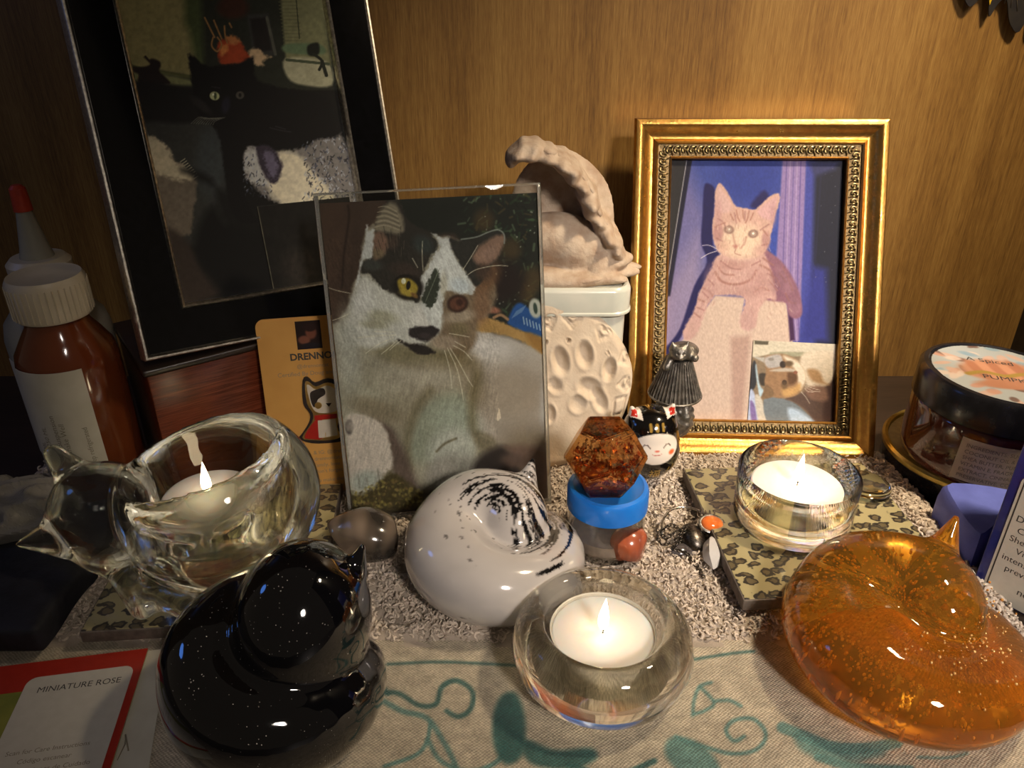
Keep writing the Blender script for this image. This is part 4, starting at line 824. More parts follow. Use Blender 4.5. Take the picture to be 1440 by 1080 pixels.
pq = thing('paw_print_plaque', 'round cream clay plaque with a paw print and stamped hearts, leaning on the tin', 'plaque', (1.7, 34.1, .35), basis=((1, .06, 0), (0, .235, .972)))
R_ = 4.45
def plaque():
    nr, na = 90, 260; r = R_ * np.sqrt(np.linspace(0, 1, nr)); a = np.linspace(0, 2 * PI, na, endpoint=False)
    wob = 1 + .012 * np.sin(3 * a + 1) + .008 * np.sin(7 * a)
    X = np.outer(r, np.cos(a) * wob); Y = np.outer(r, np.sin(a) * wob); rr = np.hypot(X, Y) / R_
    Z = .62 - .25 * np.clip((rr - .9) / .1, 0, 1) ** 2 + .05 * (fbm(X * 1.3 + 9, Y * 1.3, 3, 4) - .5)
    L = lambda px, py: ((px - 768) / 27.9, (525 - py) / 27.4)
    def dent(px, py, rx, ry, ang, dep):
        pass
        cx, cy = L(px, py); t = math.radians(ang); x, y = X - cx, Y - cy
        x, y = x * math.cos(t) + y * math.sin(t), -x * math.sin(t) + y * math.cos(t)
        q = (x / rx) ** 2 + (y / ry) ** 2; return -dep * np.exp(-q ** 1.6) + .06 * np.exp(-((np.sqrt(q) - 1.35) / .3) ** 2)
    for d in ((790, 490, .34, .62, 12, .36), (824, 482, .34, .58, 8, .36), (859, 504, .28, .50, -8, .34), (780, 524, .30, .42, 45, .26), (774, 566, .26, .42, 0, .28), (832, 530, .55, .42, -35, .3), (846, 548, .30, .55, 20, .28), (815, 552, .35, .40, 0, .12),
              (769, 463, .09, .12, 0, .3), (801, 462, .09, .12, 0, .3), (826, 590, .16, .12, 0, .08), (857, 480, .07, .07, 0, .12)): Z = Z + dent(*d)
    def groove(pts):
        nonlocal Z
        P = spline([L(*p) for p in pts], 4, True); d = np.full(X.shape, 9.)
        for i in range(len(P)):
            (x0, y0), (x1, y1) = P[i - 1], P[i]; dx, dy = x1 - x0, y1 - y0; t = np.clip(((X - x0) * dx + (Y - y0) * dy) / (dx * dx + dy * dy + 1e-9), 0, 1); d = np.minimum(d, np.hypot(X - x0 - t * dx, Y - y0 - t * dy))
        Z = Z - .15 * np.exp(-(d / .06) ** 2)
    for cx, cy, s_, a in ((806, 432, 12, 5), (850, 453, 11, 30), (882, 490, 10, 62), (882, 526, 10, 85), (772, 436, 11, -20), (740, 440, 11, -30)):
        for k in (1.0, .58):
            t = np.linspace(0, 2 * PI, 14, endpoint=False); hx = 16 * np.sin(t) ** 3 / 16 * s_ * k; hy = -(13 * np.cos(t) - 5 * np.cos(2 * t) - 2 * np.cos(3 * t) - np.cos(4 * t)) / 16 * s_ * k
            b = math.radians(a); groove([(cx + x * math.cos(b) - y * math.sin(b), cy + x * math.sin(b) + y * math.cos(b)) for x, y in zip(hx, hy)])
    b = [(868, 548), (884, 544), (880, 568), (866, 570)]; groove([p for i in range(4) for p in (b[i], tuple(np.array(b[i]) * .6 + np.array(b[(i + 1) % 4]) * .4))])
    v = np.stack([X, Y + R_, Z], -1).reshape(-1, 3); i = np.arange(nr - 1)[:, None] * na + np.arange(na)[None]; j = np.arange(nr - 1)[:, None] * na + (np.arange(na)[None] + 1) % na
    f = [tuple(q) for q in np.stack([i, i + na, j + na, j], -1).reshape(-1, 4)]; rim = (nr - 1) * na
    bv = [(R_ * math.cos(t) * .97, R_ * math.sin(t) * .97 + R_, -.1) for t in np.linspace(0, 2 * PI, na, endpoint=False)]; b0 = len(v)
    f += [(rim + k, b0 + k, b0 + (k + 1) % na, rim + (k + 1) % na) for k in range(na)] + [tuple(b0 + k for k in range(na - 1, -1, -1))]
    return geo(np.concatenate([v, np.array(bv)]), f)
build('clay_disc', plaque(), M['clay'], pq)

# ================================================================== PEWTER CAT LAMP, LUCKY CAT
py = 34.7; pb = on_y(942, 626, py)
pw = thing('cat_lamp_figurine', 'small pewter figurine of a cat climbing over a pleated lampshade, before the gold frame', 'figurine', (pb[0], py, pb[2]))
Hh = on_y(940, 553, py)[2] - pb[2]; ht = on_y(931, 503, py)[2] - pb[2]
t = np.linspace(0, 2 * PI, 38 * 8, endpoint=False); pl = .06 * np.sign(np.sin(t * 38)) * np.abs(np.sin(t * 38)) ** .5
rb, rt = 1.28, .62; vs = [((rb + pl[i] * 1.2) * math.cos(t[i]), (rb + pl[i] * 1.2) * math.sin(t[i]), Hh) for i in range(len(t))] + [((rt + pl[i] * .6) * math.cos(t[i]), (rt + pl[i] * .6) * math.sin(t[i]), ht) for i in range(len(t))]; n = len(t)
build('lampshade', xf(geo(vs, [(i, (i + 1) % n, n + (i + 1) % n, n + i) for i in range(n)] + [tuple(range(n - 1, -1, -1)), tuple(range(n, 2 * n))]), (-.05, 0, 0)), M['pewter'], pw, False)
build('shade_rim', tube([(1.33 * math.cos(a) - .05, 1.33 * math.sin(a), Hh) for a in np.linspace(0, 2 * PI, 40, endpoint=False)], .06, 6, True), M['pewter'], pw)
def urn(X, Y, Z):
    d = smin([s_ell(X, Y, Z, (0, 0, Hh * .56), (1.02, 1.02, Hh * .40)), s_cap(X, Y, Z, (0, 0, 0.0), (0, 0, .3), .50, .34), s_cap(X, Y, Z, (0, 0, Hh * .85), (0, 0, Hh), .4, .34)], .1)
    a = np.arctan2(Y, X); return d - .09 * np.sin(a * 7 + 2.2 * np.sin(Z * 3.3)) * np.sin(Z * 6.5 + 1.5 * np.sin(a * 4)) * (Z > .5)
build('lamp_base', surf(urn, (-1.35, -1.35, -.45), (1.35, 1.35, Hh + .2), .06, 1), M['pewter'], pw)
def kit(X, Y, Z):
    z = Z - ht
    ds = [s_ell(X, Y, z, (-.15, -.45, .52), (.50, .42, .42)), s_ell(X, Y, z, (-.15, -.80, .40), (.20, .20, .14)), s_ell(X, Y, z, (.2, .15, .35), (.75, .6, .42)),
          s_cap(X, Y, z, (-.45, -.45, .78), (-.55, -.45, 1.05), .17, .05), s_cap(X, Y, z, (.12, -.45, .82), (.24, -.45, 1.08), .17, .05),
          s_cap(X, Y, z, (-.5, -.3, .1), (-.72, -.55, -.25), .2, .2), s_cap(X, Y, z, (.35, -.3, .25), (.62, -.5, .22), .2, .2)]
    e = np.minimum(s_ell(X, Y, z, (-.32, -.86, .58), (.08, .08, .05)), s_ell(X, Y, z, (.02, -.86, .58), (.08, .08, .05)))
    return np.maximum(smin(ds, .05), -e)
build('kitten', surf(kit, (-1.1, -1.2, ht - .6), (1.1, .9, ht + 1.3), .045, 1), M['pewter'], pw)

ly = 32.4; lb = on_y(908, 668, ly)
lk = thing('lucky_cat_daruma', 'glossy black round lucky cat with smiling white face, behind the amber crystal', 'figurine', (lb[0], ly, lb[2]), (0, 0, .12))
def lucky(X, Y, Z): return smin([s_ell(X, Y, Z, (0, 0, 1.75), (1.55, 1.42, 1.75)), s_ell(X, Y, Z, (0, 0, 2.75), (1.35, 1.25, 1.2)), s_cap(X, Y, Z, (-.85, 0, 3.5), (-1.02, -.05, 4.0), .36, .12), s_cap(X, Y, Z, (.85, 0, 3.5), (1.02, -.05, 4.0), .36, .12)], .06)
g = surf(lucky, (-1.9, -1.8, -.2), (1.9, 1.8, 4.4), .055, 2); v = g[0]; v[:, 2] = np.maximum(v[:, 2], 0)
c = np.tile(np.array([12., 10, 9]), (len(v), 1))
def lput(m, col): c[:] = c + (np.array(col, float) - c) * np.clip(m, 0, 1)[:, None]
fr = (v[:, 1] < -.1)
fq = np.sqrt((v[:, 0] / 1.08) ** 2 + ((v[:, 2] - 2.35) / .78) ** 2) ; lput((1 - (fq - 1) / .06) * fr, (226, 216, 204))
ear = (v[:, 2] > 3.62) & (np.abs(v[:, 0]) > .6); lput(ear * 1.0, (222, 212, 200)); er = (v[:, 2] > 3.66) & (np.abs(np.abs(v[:, 0]) - .93) < .15) & (v[:, 1] < -.12) & (v[:, 2] < 3.98); lput(er * 1.0, (176, 40, 26))
def lseg(a, b, w, col):
    d = np.array(b) - np.array(a); t = np.clip(((v[:, 0] - a[0]) * d[0] + (v[:, 2] - a[1]) * d[1]) / (d @ d), 0, 1)
    q = np.hypot(v[:, 0] - a[0] - t * d[0], v[:, 2] - a[1] - t * d[1]); lput((w - q) / .03 * fr, col)
for x_ in (-.3, 0, .3): lseg((x_, 3.28), (x_, 3.5), .09, (150, 120, 56))
for s_ in (-1, 1):
    for (a, b) in (((.32, 2.42), (.45, 2.56)), ((.45, 2.56), (.60, 2.56)), ((.60, 2.56), (.70, 2.44))): lseg((s_ * a[0], a[1]), (s_ * b[0], b[1]), .035, (50, 30, 26))
    q = np.hypot((v[:, 0] - s_ * .76) / .2, (v[:, 2] - 2.12) / .16); lput((1 - q) * 2 * fr, (222, 104, 60))
    for k in range(3): lseg((s_ * (.75 + .22 * k), 1.22 + .10 * k), (s_ * (.62 + .20 * k), .72 + .12 * k), .05, (170, 134, 62))
lseg((-.07, 2.28), (.07, 2.28), .06, (206, 116, 100)); lseg((-.22, 2.12), (0, 2.06), .03, (176, 70, 60)); lseg((0, 2.06), (.22, 2.12), .03, (176, 70, 60))
build('body', g, M['gloss'], lk, True, lin(c))
M['goldink'] = mat('gold_paint', (.55, .38, .12), .35, .6, col2=(.5, .34, .1))
tg = text_geo('\u798f', .62, 'CENTER'); tv = tg[0]
tv = np.stack([tv[:, 0], -np.sqrt(np.clip(1 - (tv[:, 0] / 1.55) ** 2 - ((tv[:, 1] + .72 - 1.75) / 1.75) ** 2, 0, 1)) * 1.42 - .05, tv[:, 1] + .72], 1)
build('gold_character', [tv, tg[1]], M['goldink'], lk, False)

# ================================================================== AMBER CRYSTAL ON THE BLUE-LIDDED JAR
jr = thing('small_jar', 'small clear jar with a bright blue screw lid, beneath the faceted amber crystal', 'jar', (4.2, 27.7, .35))
build('jar_body', lathe([(0, 0), (1.45, 0), (1.68, .15), (1.72, .5), (1.72, 2.25), (1.55, 2.3), (1.55, .4), (1.3, .3), (0, .3)], 48), M['glass'], jr, 'auto')
build('jar_filling', lathe([(0, .32), (1.35, .32), (1.5, .5), (1.5, 1.0), (0, 1.05)], 32), mat('pale_cream', (.50, .42, .36), .6, col2=(.4, .34, .3)), jr, 'auto')
build('lid', lathe([(0, 2.2), (1.72, 2.2), (1.78, 2.26), (1.78, 3.12), (1.70, 3.26), (1.55, 3.32), (1.45, 3.25), (0, 3.23)], 64), M['bluelid'], jr, 'auto')
M['amber_resin'] = pane('amber_resin', (1.0, .76, .46), .62, .05, (1.0, .66, .34))
cr_ = thing('faceted_crystal', 'faceted amber resin crystal with metal flakes, on the blue jar lid', 'crystal', (3.95, 27.6, .35 + 3.28))
import bmesh
def dodeca(r):
    ph = (1 + 5 ** .5) / 2; P = [(x, y, z) for x in (-1, 1) for y in (-1, 1) for z in (-1, 1)]
    for a in (-1, 1):
        for b in (-1, 1): P += [(0, a / ph, b * ph), (a / ph, b * ph, 0), (a * ph, 0, b / ph)]
    bm = bmesh.new(); [bm.verts.new(p) for p in P]; bmesh.ops.convex_hull(bm, input=bm.verts[:]); bmesh.ops.dissolve_limit(bm, angle_limit=.05, verts=bm.verts[:], edges=bm.edges[:])
    nf = max(bm.faces, key=lambda f: f.normal.z); q = nf.normal.rotation_difference(Vector((0, 0, 1)))
    for w_ in bm.verts: w_.co = q @ w_.co
    bmesh.ops.bevel(bm, geom=bm.edges[:], offset=.05, segments=2, affect='EDGES')
    z0 = min(w_.co.z for w_ in bm.verts); g = geo([((w_.co.x) * r, w_.co.y * r, (w_.co.z - z0) * r) for w_ in bm.verts], [tuple(x.index for x in f.verts) for f in bm.faces]); bm.free(); return g
dg_ = xf(dodeca(1.08), rot=(0, 0, .31)); dh = dg_[0][:, 2].max()
build('resin_body', dg_, M['amber_resin'], cr_, 'auto')
q = np.random.default_rng(5); fl = {'copper_flakes': [], 'pale_flakes': [], 'gold_flakes': []}
M['copper_flakes'] = mat('copper_flake', (.75, .30, .16), .25, 1.0, col2=(.5, .2, .1)); M['pale_flakes'] = mat('pearly_flake', (.72, .68, .64), .2, .6, col2=(.45, .5, .55)); M['gold_flakes'] = mat('gold_flake', (.85, .55, .15), .25, 1.0, col2=(.7, .4, .1))
for k in range(420):
    a = q.uniform(0, 2 * PI); z_ = q.uniform(.35, dh * .62); r_ = 1.38 * q.uniform(.3, 1) ** .5 * (1 - .28 * abs(z_ / dh - .5) * 2)
    s_ = q.uniform(.04, .13); b = xf(geo([(-1, -1, 0), (1, -.7, .15), (.8, 1, 0), (-.9, .8, -.15)], [(0, 1, 2, 3)]), (r_ * math.cos(a), r_ * math.sin(a), z_), tuple(q.uniform(0, 6, 3)), s_)
    fl[['copper_flakes', 'pale_flakes', 'gold_flakes'][k % 3 if k % 2 else 0]].append(b)
for k_, l_ in fl.items(): tag(build(k_, join(l_), M[k_], cr_, False), kind='stuff')
build('dark_base_layer', xf(lathe([(0, 0), (.95, 0), (1.22, .42), (0, .46)], 5), (0, 0, .06), (0, 0, .3)), mat('dark_amber', (.12, .03, .02), .2, col2=(.08, .02, .015), coat=.5), cr_, 'auto')

# ================================================================== STONES
def stone(name, label, c, r, seed, m, rot=(0, 0, 0), facet=0):
    def fn(X, Y, Z):
        d = s_ell(X, Y, Z, (0, 0, 0), r); q = np.random.default_rng(seed)
        for _ in range(facet):
            n_ = q.normal(size=3); n_ /= np.linalg.norm(n_); d = -smin([-d, -(X * n_[0] + Y * n_[1] + Z * n_[2] - .80 * math.sqrt(sum((n_[i] * r[i]) ** 2 for i in range(3))))], .05)
        return d
    g = surf(fn, tuple(-a - .2 for a in r), tuple(a + .2 for a in r), .06, 2); g = xf(g, rot=rot); g[0][:, 2] -= g[0][:, 2].min()
    o = build(name, g, m, None, True, loc=c); return tag(o, label, 'stone', 'tumbled stones')
M['carnelian'] = mat('carnelian', (.42, .10, .04), .2, col2=(.14, .04, .03), nscale=.9, stretch=(1.2, .3, .3), coat=.7, contrast=(.42, .62))
stone('tumbled_stone', 'polished reddish brown carnelian stone on the fleece near the pendant', (5.1, 26.6, .3), (.98, .85, .92), 3, M['carnelian'], (.1, .2, .4), 7)
M['agate'] = mat('dark_agate', (.20, .15, .11), .15, col2=(.03, .025, .02), nscale=.55, stretch=(1, .5, .5), detail=2, coat=.8, contrast=(.4, .58))
stone('tumbled_stone', 'dark banded agate stone between the black and the white glass cats', (-6.5, 27.0, .3), (1.75, 1.3, 1.15), 8, M['agate'], (0, .15, -.2), 5)

# ================================================================== PENDANT
pd = thing('crystal_pendant', 'silver pendant with orange stone, clear quartz point and dark chain, lying on the fleece', 'pendant', (8.6, 26.4, .55), (0, 0, 0))
lp_ = lambda px, py, z=.7: on_z(px, py, z) - np.array([8.6, 26.4, .55])
build('bail_ring', tube(spline([lp_(932, 752, .8), lp_(931, 735, 1.0), lp_(942, 718, 1.1), lp_(962, 713, 1.1), lp_(982, 718, 1.1), lp_(990, 727, 1.0)], 5), .055, 7), M['chrome'], pd)
c0 = lp_(1000, 738, 1.1)
build('setting', xf(lathe([(0, -.25), (.45, -.22), (.62, 0), (.60, .14), (.50, .17), (0, .12)], 24), c0, (.5, .1, .0), (1.05, .80, 1)), M['chrome'], pd, 'auto')
build('orange_cabochon', xf(ball((0, 0, .12), (.50, .50, .28), 24, 12), c0, (.5, .1, 0), (1.05, .78, 1)), mat('orange_cabochon', (.80, .20, .04), .12, col2=(.6, .12, .02), nscale=1.5, coat=.8, sss=.2), pd)
for k in range(4): build('coil', tube([lp_(984 + k * 6 + 3 * math.cos(a), 722 + 5 * math.sin(a), 1.1 + .12 * math.cos(a)) for a in np.linspace(0, 2 * PI, 12, endpoint=False)], .04, 5, True), M['chrome'], pd)
a_, b_ = lp_(1004, 762, .75), lp_(1003, 812, .55); d_ = b_ - a_
cone = join([lathe([(0, -.55), (.30, -.5), (.60, 0), (.62, .8), (.55, 1.3), (0, 1.9)], 6)])
rt_ = Vector(d_).to_track_quat('Z', 'Y').to_euler(); build('quartz_point', xf(cone, a_ + d_ * .1, tuple(rt_), .78), mat('clear_quartz', (.95, .93, .92), .05, trans=.45, ior=1.45, bump=.01, bscale=4, col2=(.9, .87, .85), nscale=1.5), pd, 'auto')
for k in range(5):
    a = k * 2 * PI / 5; cl = prism([(-.22, -.3), (.22, -.3), (.12, .25), (0, .45), (-.12, .25)], 0, .05); g = xf(cl, (0, .52, 0)); g = xf(g, rot=(PI / 2, 0, 0)); g = xf(g, rot=(0, 0, a)); g = xf(g, (0, 0, .1)); g[0][:, 0] *= 1; build('prong_leaf', xf(xf(g, rot=(0, 0, 0), scale=(1, 1, 1)), a_ + d_ * .02, tuple(rt_), .9), M['chrome'], pd, False)
build('dark_bezel_stone', xf(ball((0, 0, 0), (.62, .42, .34), 16, 10), lp_(958, 776, .35), (.2, .1, .2)), mat('smoky_stone', (.10, .09, .09), .15, col2=(.05, .04, .04), coat=.6), pd)
build('dark_wrapping', xf(ball((0, 0, 0), (.55, .75, .42), 16, 10), lp_(975, 756, .7), (.3, .1, .3)), M['darkchain'], pd)
# the chain: individual wire links heaped up
lk_path = spline([lp_(924, 744, .9), lp_(936, 756, .8), lp_(950, 748, 1.0), lp_(966, 742, 1.05), lp_(950, 758, 1.1), lp_(932, 766, .9), lp_(926, 752, 1.0), lp_(944, 738, 1.0), lp_(960, 752, .8), lp_(948, 770, .8), lp_(966, 778, .6), lp_(976, 790, .45), lp_(984, 802, .4), lp_(990, 812, .4)], 12)
dl = np.concatenate([[0], np.cumsum(np.linalg.norm(np.diff(lk_path, axis=0), axis=1))]); nl = int(dl[-1] / .17)
ring = tube([(.13 * math.cos(a), .08 * math.sin(a), 0) for a in np.linspace(0, 2 * PI, 10, endpoint=False)], .028, 4, True); first = None
for k in range(nl):
    s_ = dl[-1] * (k + .5) / nl; p = np.array([np.interp(s_, dl, lk_path[:, i]) for i in range(3)]); p2 = np.array([np.interp(s_ + .05, dl, lk_path[:, i]) for i in range(3)])
    if first is None: first = build('chain_link', ring, M['darkchain'], pd); o = first
    else: o = first.copy(); C.objects.link(o); o.parent = pd
    o.location = Vector(p) * S; d = Vector(p2 - p); o.rotation_euler = (1.57 * (k % 2) + random.uniform(-.3, .3), -math.atan2(d.z, math.hypot(d.x, d.y)), math.atan2(d.y, d.x))

# ================================================================== COASTERS
def leopard():
    m, nt, p = nodes('leopard_print_under_glaze'); L = nt.links.new
    tc = add(nt, 'ShaderNodeTexCoord'); mp = add(nt, 'ShaderNodeMapping'); L(tc.outputs['Object'], mp.inputs['Vector']); mp.inputs['Scale'].default_value = (78, 100, 100)
    nz = add(nt, 'ShaderNodeTexNoise', i_Scale=2.2, i_Detail=3.0); L(mp.outputs['Vector'], nz.inputs['Vector'])
    mv = add(nt, 'ShaderNodeVectorMath', operation='MULTIPLY_ADD'); mv.inputs[1].default_value = (.7, .7, 0); L(nz.outputs['Color'], mv.inputs[0]); L(mp.outputs['Vector'], mv.inputs[2])
    vo = add(nt, 'ShaderNodeTexVoronoi', i_Scale=1.75, i_Randomness=.85); vo.voronoi_dimensions = '2D'; L(mv.outputs[0], vo.inputs['Vector'])
    r = add(nt, 'ShaderNodeValToRGB'); e = r.color_ramp.elements; e[0].position = .0; e[0].color = (.12, .095, .05, 1); e[1].position = .44; e[1].color = (.36, .31, .16, 1)
    for po, co in ((.20, (.12, .095, .05, 1)), (.25, (.028, .024, .02, 1)), (.38, (.035, .03, .024, 1))): x = e.new(po); x.color = co
    L(vo.outputs['Distance'], r.inputs['Fac']); L(r.outputs['Color'], p.inputs['Base Color']); p.inputs['Roughness'].default_value = .3; p.inputs['Coat Weight'].default_value = .6
    return m
M['leopard'] = leopard(); M['slate'] = mat('grey_coaster_edge', (.16, .13, .105), .7, col2=(.10, .08, .065), nscale=3, bump=.02, bscale=10)
def coaster(label, c, w, d, rz, h=.55):
    t = thing('leopard_coaster', label, 'coaster', c, (0, 0, rz), group='leopard print coasters')
    build('slab', box(0, w, 0, d, 0, h, .05), M['slate'], t, 'auto'); build('printed_top', box(.06, w - .06, .06, d - .06, h - .02, h + .03, .02), M['leopard'], t, 'auto'); return t
coaster('leopard print coaster on the right, under the plain glass candle cup', (9.25, 23.2, .62), 9.3, 9.3, .065)
coaster('leopard print coaster at left, under the clear glass cat candle holder', (-16.6, 21.7, .42), 8.9, 9.2, .075)

# ================================================================== CANDLES
def tealight(label, c, r=1.9, h=1.25, metal=False, flame=1.0):
    t = thing('tealight_candle', label, 'candle', c, group='lit tealights in their glass holders')
    if metal: build('cup', lathe([(0, 0), (r - .05, 0), (r, .05), (r, h + .08), (r + .03, h + .10), (r - .03, h + .08), (r - .03, .06), (0, .06)], 56), M['alu'], t, 'auto')
    build('wax', lathe([(0, .07), (r - .05, .07), (r - .04, h - .04), (r - .12, h), (.5, h - .03), (0, h - .05)], 56), M['wax'], t)
    build('wick', tube([(0, 0, h - .1), (.02, 0, h + .12), (-.05, .02, h + .30)], [.05, .045, .035], 7), M['wick'], t)
    f = [(.001, 0), (.10, .06), (.155, .2), (.15, .38), (.105, .6), (.055, .8), (.001, 1.0)]
    build('flame', xf(lathe([(a * 1.3, b * 1.45) for a, b in f], 16), (-.02, 0, h + .16), (0, .04, 0), flame), M['flame'], t); return t
FX, FY = 3.3, 20.6
hd = thing('glass_candle_holder', 'round heavy clear glass candle holder in the middle foreground', 'candle holder', (FX, FY, .03))
build('glass_body', lathe([(0, 0), (2.2, 0), (2.7, .25), (3.15, .85), (3.32, 1.5), (3.2, 2.15), (2.9, 2.6), (2.55, 2.82), (2.32, 2.84), (2.18, 2.72), (2.10, 2.4), (2.06, .95), (1.95, .85), (0, .85)], 96), M['glass_holder'], hd)
tealight('lit white tealight inside the round glass holder in the foreground', (FX, FY, .90), metal=True)
CX, CY = 12.75, 28.45
cp = thing('glass_candle_cup', 'plain straight sided glass candle cup on the right leopard coaster', 'candle holder', (CX, CY, 1.21))
build('glass_body', lathe([(0, 0), (2.3, 0), (2.5, .1), (2.58, .35), (2.62, 2.58), (2.56, 2.66), (2.47, 2.6), (2.42, .72), (2.25, .58), (0, .55)], 96), M['cup_glass'], cp)
tealight('lit white tealight inside the plain glass cup on the right coaster', (CX, CY, 1.80), 2.02, 1.3)
LX, LY = -12.0, 26.0
lh = thing('glass_cat_candle_holder', 'clear greenish glass holder shaped like a curled cat with two ears', 'candle holder', (LX, LY, 1.02))
def gcat(X, Y, Z):
    body = s_ell(X, Y, Z, (0, 0, 3.2), (4.0, 3.9, 3.7)); body = np.maximum(body, -Z)
    head = smin([s_ell(X, Y, Z, (-4.9, -.1, 2.7), (2.15, 1.95, 1.95)), s_ell(X, Y, Z, (-4.5, -.9, 1.7), (1.7, 1.4, 1.2)),
                 s_cap(X, Y, Z, (-6.0, .6, 3.5), (-7.1, 1.1, 4.6), .85, .42), s_cap(X, Y, Z, (-6.3, -1.1, 2.1), (-8.1, -1.2, 1.7), .95, .18), s_ell(X, Y, Z, (-4.2, -1.9, 1.5), (.9, .6, .6))], .14)
    paw = smin([s_cap(X, Y, Z, (-3.6, -2.0, .7), (-2.3, -3.6, .55), .62, .50), s_cap(X, Y, Z, (-2.6, -2.6, .9), (.2, -4.0, .45), .7, .42), s_cap(X, Y, Z, (2.9, -2.4, .8), (.4, -4.0, .5), .8, .4)], .1)
    d = smin([body, head, paw], .16)
    bowl = np.minimum(s_ell(X, Y, Z, (-.5, 0, 4.9), (3.05, 2.95, 3.6)), s_cap(X, Y, Z, (-.5, 0, 6.2), (-.5, 0, 9), 2.95, 3.1))
    cyl = np.maximum(np.hypot(X + .5, Y) - 2.3, np.maximum(1.6 - Z, Z - 6)); bowl = smin([bowl, cyl], .2)
    d = -smin([-d, bowl], .10)
    return np.maximum(d, .02 - Z)
g = surf(gcat, (-8.8, -5.0, -.2), (4.6, 4.6, 7.2), .14, 4); build('glass_body', g, M['glass_green'], lh)
tealight('lit white tealight inside the clear glass cat holder at left', (LX - .5, LY, 1.02 + 1.80), 1.9, 1.5)
gd = thing('glass_disc', 'small clear glass disc behind the candle cup on the coaster corner', 'disc', (17.0, 30.7, 1.24)); build('disc', lathe([(0, 0), (1.15, 0), (1.25, .1), (1.2, .3), (.95, .42), (0, .4)], 40), M['glass'], gd)

# ================================================================== CURLED GLASS CATS
def curl(size, turn, squash, hole=.5, res=.09, ear=1.0, head=1.0):
    """a cat curled into a spiral: thin tail outside at the right back, round by the front and left to the head resting inside at the right"""
    R = size / 2; ch = []; n = 64
    for k in range(n):
        t = k / (n - 1); a = math.radians(52 - 392 * t) + turn
        r = np.interp(t, [0, .12, .3, .5, .75, .9, 1], [.22, .30, .37, .46, .47, .42 * head, .35 * head])
        rr = np.interp(t, [0, .12, .3, .5, .72, .86, 1], [.78, .70, .62, .53, .49, .40, .22])
        z = r * squash + np.interp(t, [0, .7, .88, 1], [0, 0, .26, .34]) * (.75 + .25 * squash)
        ch.append((R * rr * math.cos(a), R * rr * math.sin(a), R * z, R * r, squash if t < .7 else 1 + (squash - 1) * .6))
    hx, hy, hz, hr, _ = ch[-8]
    def fn(X, Y, Z):
        def sph(c): return (np.sqrt((X - c[0]) ** 2 + (Y - c[1]) ** 2 + ((Z - c[2]) / c[4]) ** 2) - c[3])
        body = smin([sph(c) for c in ch[:50:2]], .015 * R); hd_ = smin([sph(c) for c in ch[46::2]], .02 * R)
        mid = s_ell(X, Y, Z, (-.05 * R * math.cos(turn), 0, R * .12), (R * .74, R * .74, R * hole)); e = []
        for da, ln in (((.35, 1.0),) if ear < 1 else ((.35, 1.0), (-.9, .35))):
            a = math.radians(30) + turn + da; ex, ey = hx + hr * .80 * math.cos(a), hy + hr * .80 * math.sin(a)
            e.append(s_cap(X, Y, Z, (ex, ey, hz + hr * .62), (ex + R * .10 * math.cos(a), ey + R * .10 * math.sin(a), hz + hr * .9 + R * .17 * ear * ln), R * .12, R * .03))
        nose = s_cap(X, Y, Z, (hx, hy, hz + hr * .3), (hx - R * .34 * math.cos(turn + .2), hy - R * .34 * math.sin(turn + .2) - R * .1, hz + hr * .1), R * .2, R * .12)
        return np.maximum(smin([body, mid, smin([hd_, nose] + e, .03 * R)], .045 * R), -Z)
    return surf(fn, (-R * 1.25, -R * 1.25, -.15), (R * 1.25, R * 1.25, R * (1.0 * squash + 1.0)), res, 3)
def dims(g): return g[0].max(0) - g[0].min(0)
# white with black streaks
g = curl(7.7, 0, 1.0, hole=.50, res=.085, head=.92, ear=.7); v = g[0]
wc = thing('glass_cat', 'white glass curled cat paperweight with black streaks, left of the foreground candle', 'paperweight', (-.75, 25.6, .30), group='curled glass cats')
a = np.arctan2(v[:, 1], v[:, 0]); r = np.hypot(v[:, 0], v[:, 1]) / 3.85
c = np.tile(np.array([196., 190, 186]), (len(v), 1)); c *= (1 - .10 * fbm(v[:, 0] * .7 + 5, v[:, 1] * .7 + v[:, 2], 3, 2))[:, None]
u_ = (r * 1.0 + v[:, 2] * .12); st_ = fbm(a * 1.5 + 20 + u_ * 1.2, u_ * 42 + 9, 3, 31)
zone = np.clip(np.cos(a - math.radians(8)) * 1.9 - .55, 0, 1) * np.clip((v[:, 2] - .8) / 1.4, 0, 1); zone2 = np.clip((.52 - r) / .16, 0, 1) * np.clip(np.cos(a - 1.2) + .5, 0, 1); zone = np.maximum(zone, zone2 * .95)
m = np.clip((st_ - (.735 - .27 * zone)) / .035, 0, 1) * np.clip(zone * 3, 0, 1); sp_ = np.clip((fbm(a * 5, u_ * 20 + 3, 2, 77) - .80) / .03, 0, 1) * .6
groove = np.exp(-((r - .38) / .05) ** 2) * np.clip(-np.sin(a - .2) * 2, 0, 1) * (v[:, 2] < 2.2)
for mm_, col in ((m, (16, 15, 16)), (sp_, (60, 58, 56)), (groove * .8, (70, 66, 60))): c += (np.array(col, float) - c) * np.clip(mm_, 0, 1)[:, None]
build('glass_body', g, M['gloss'], wc, True, lin(np.clip(c, 0, 255)))
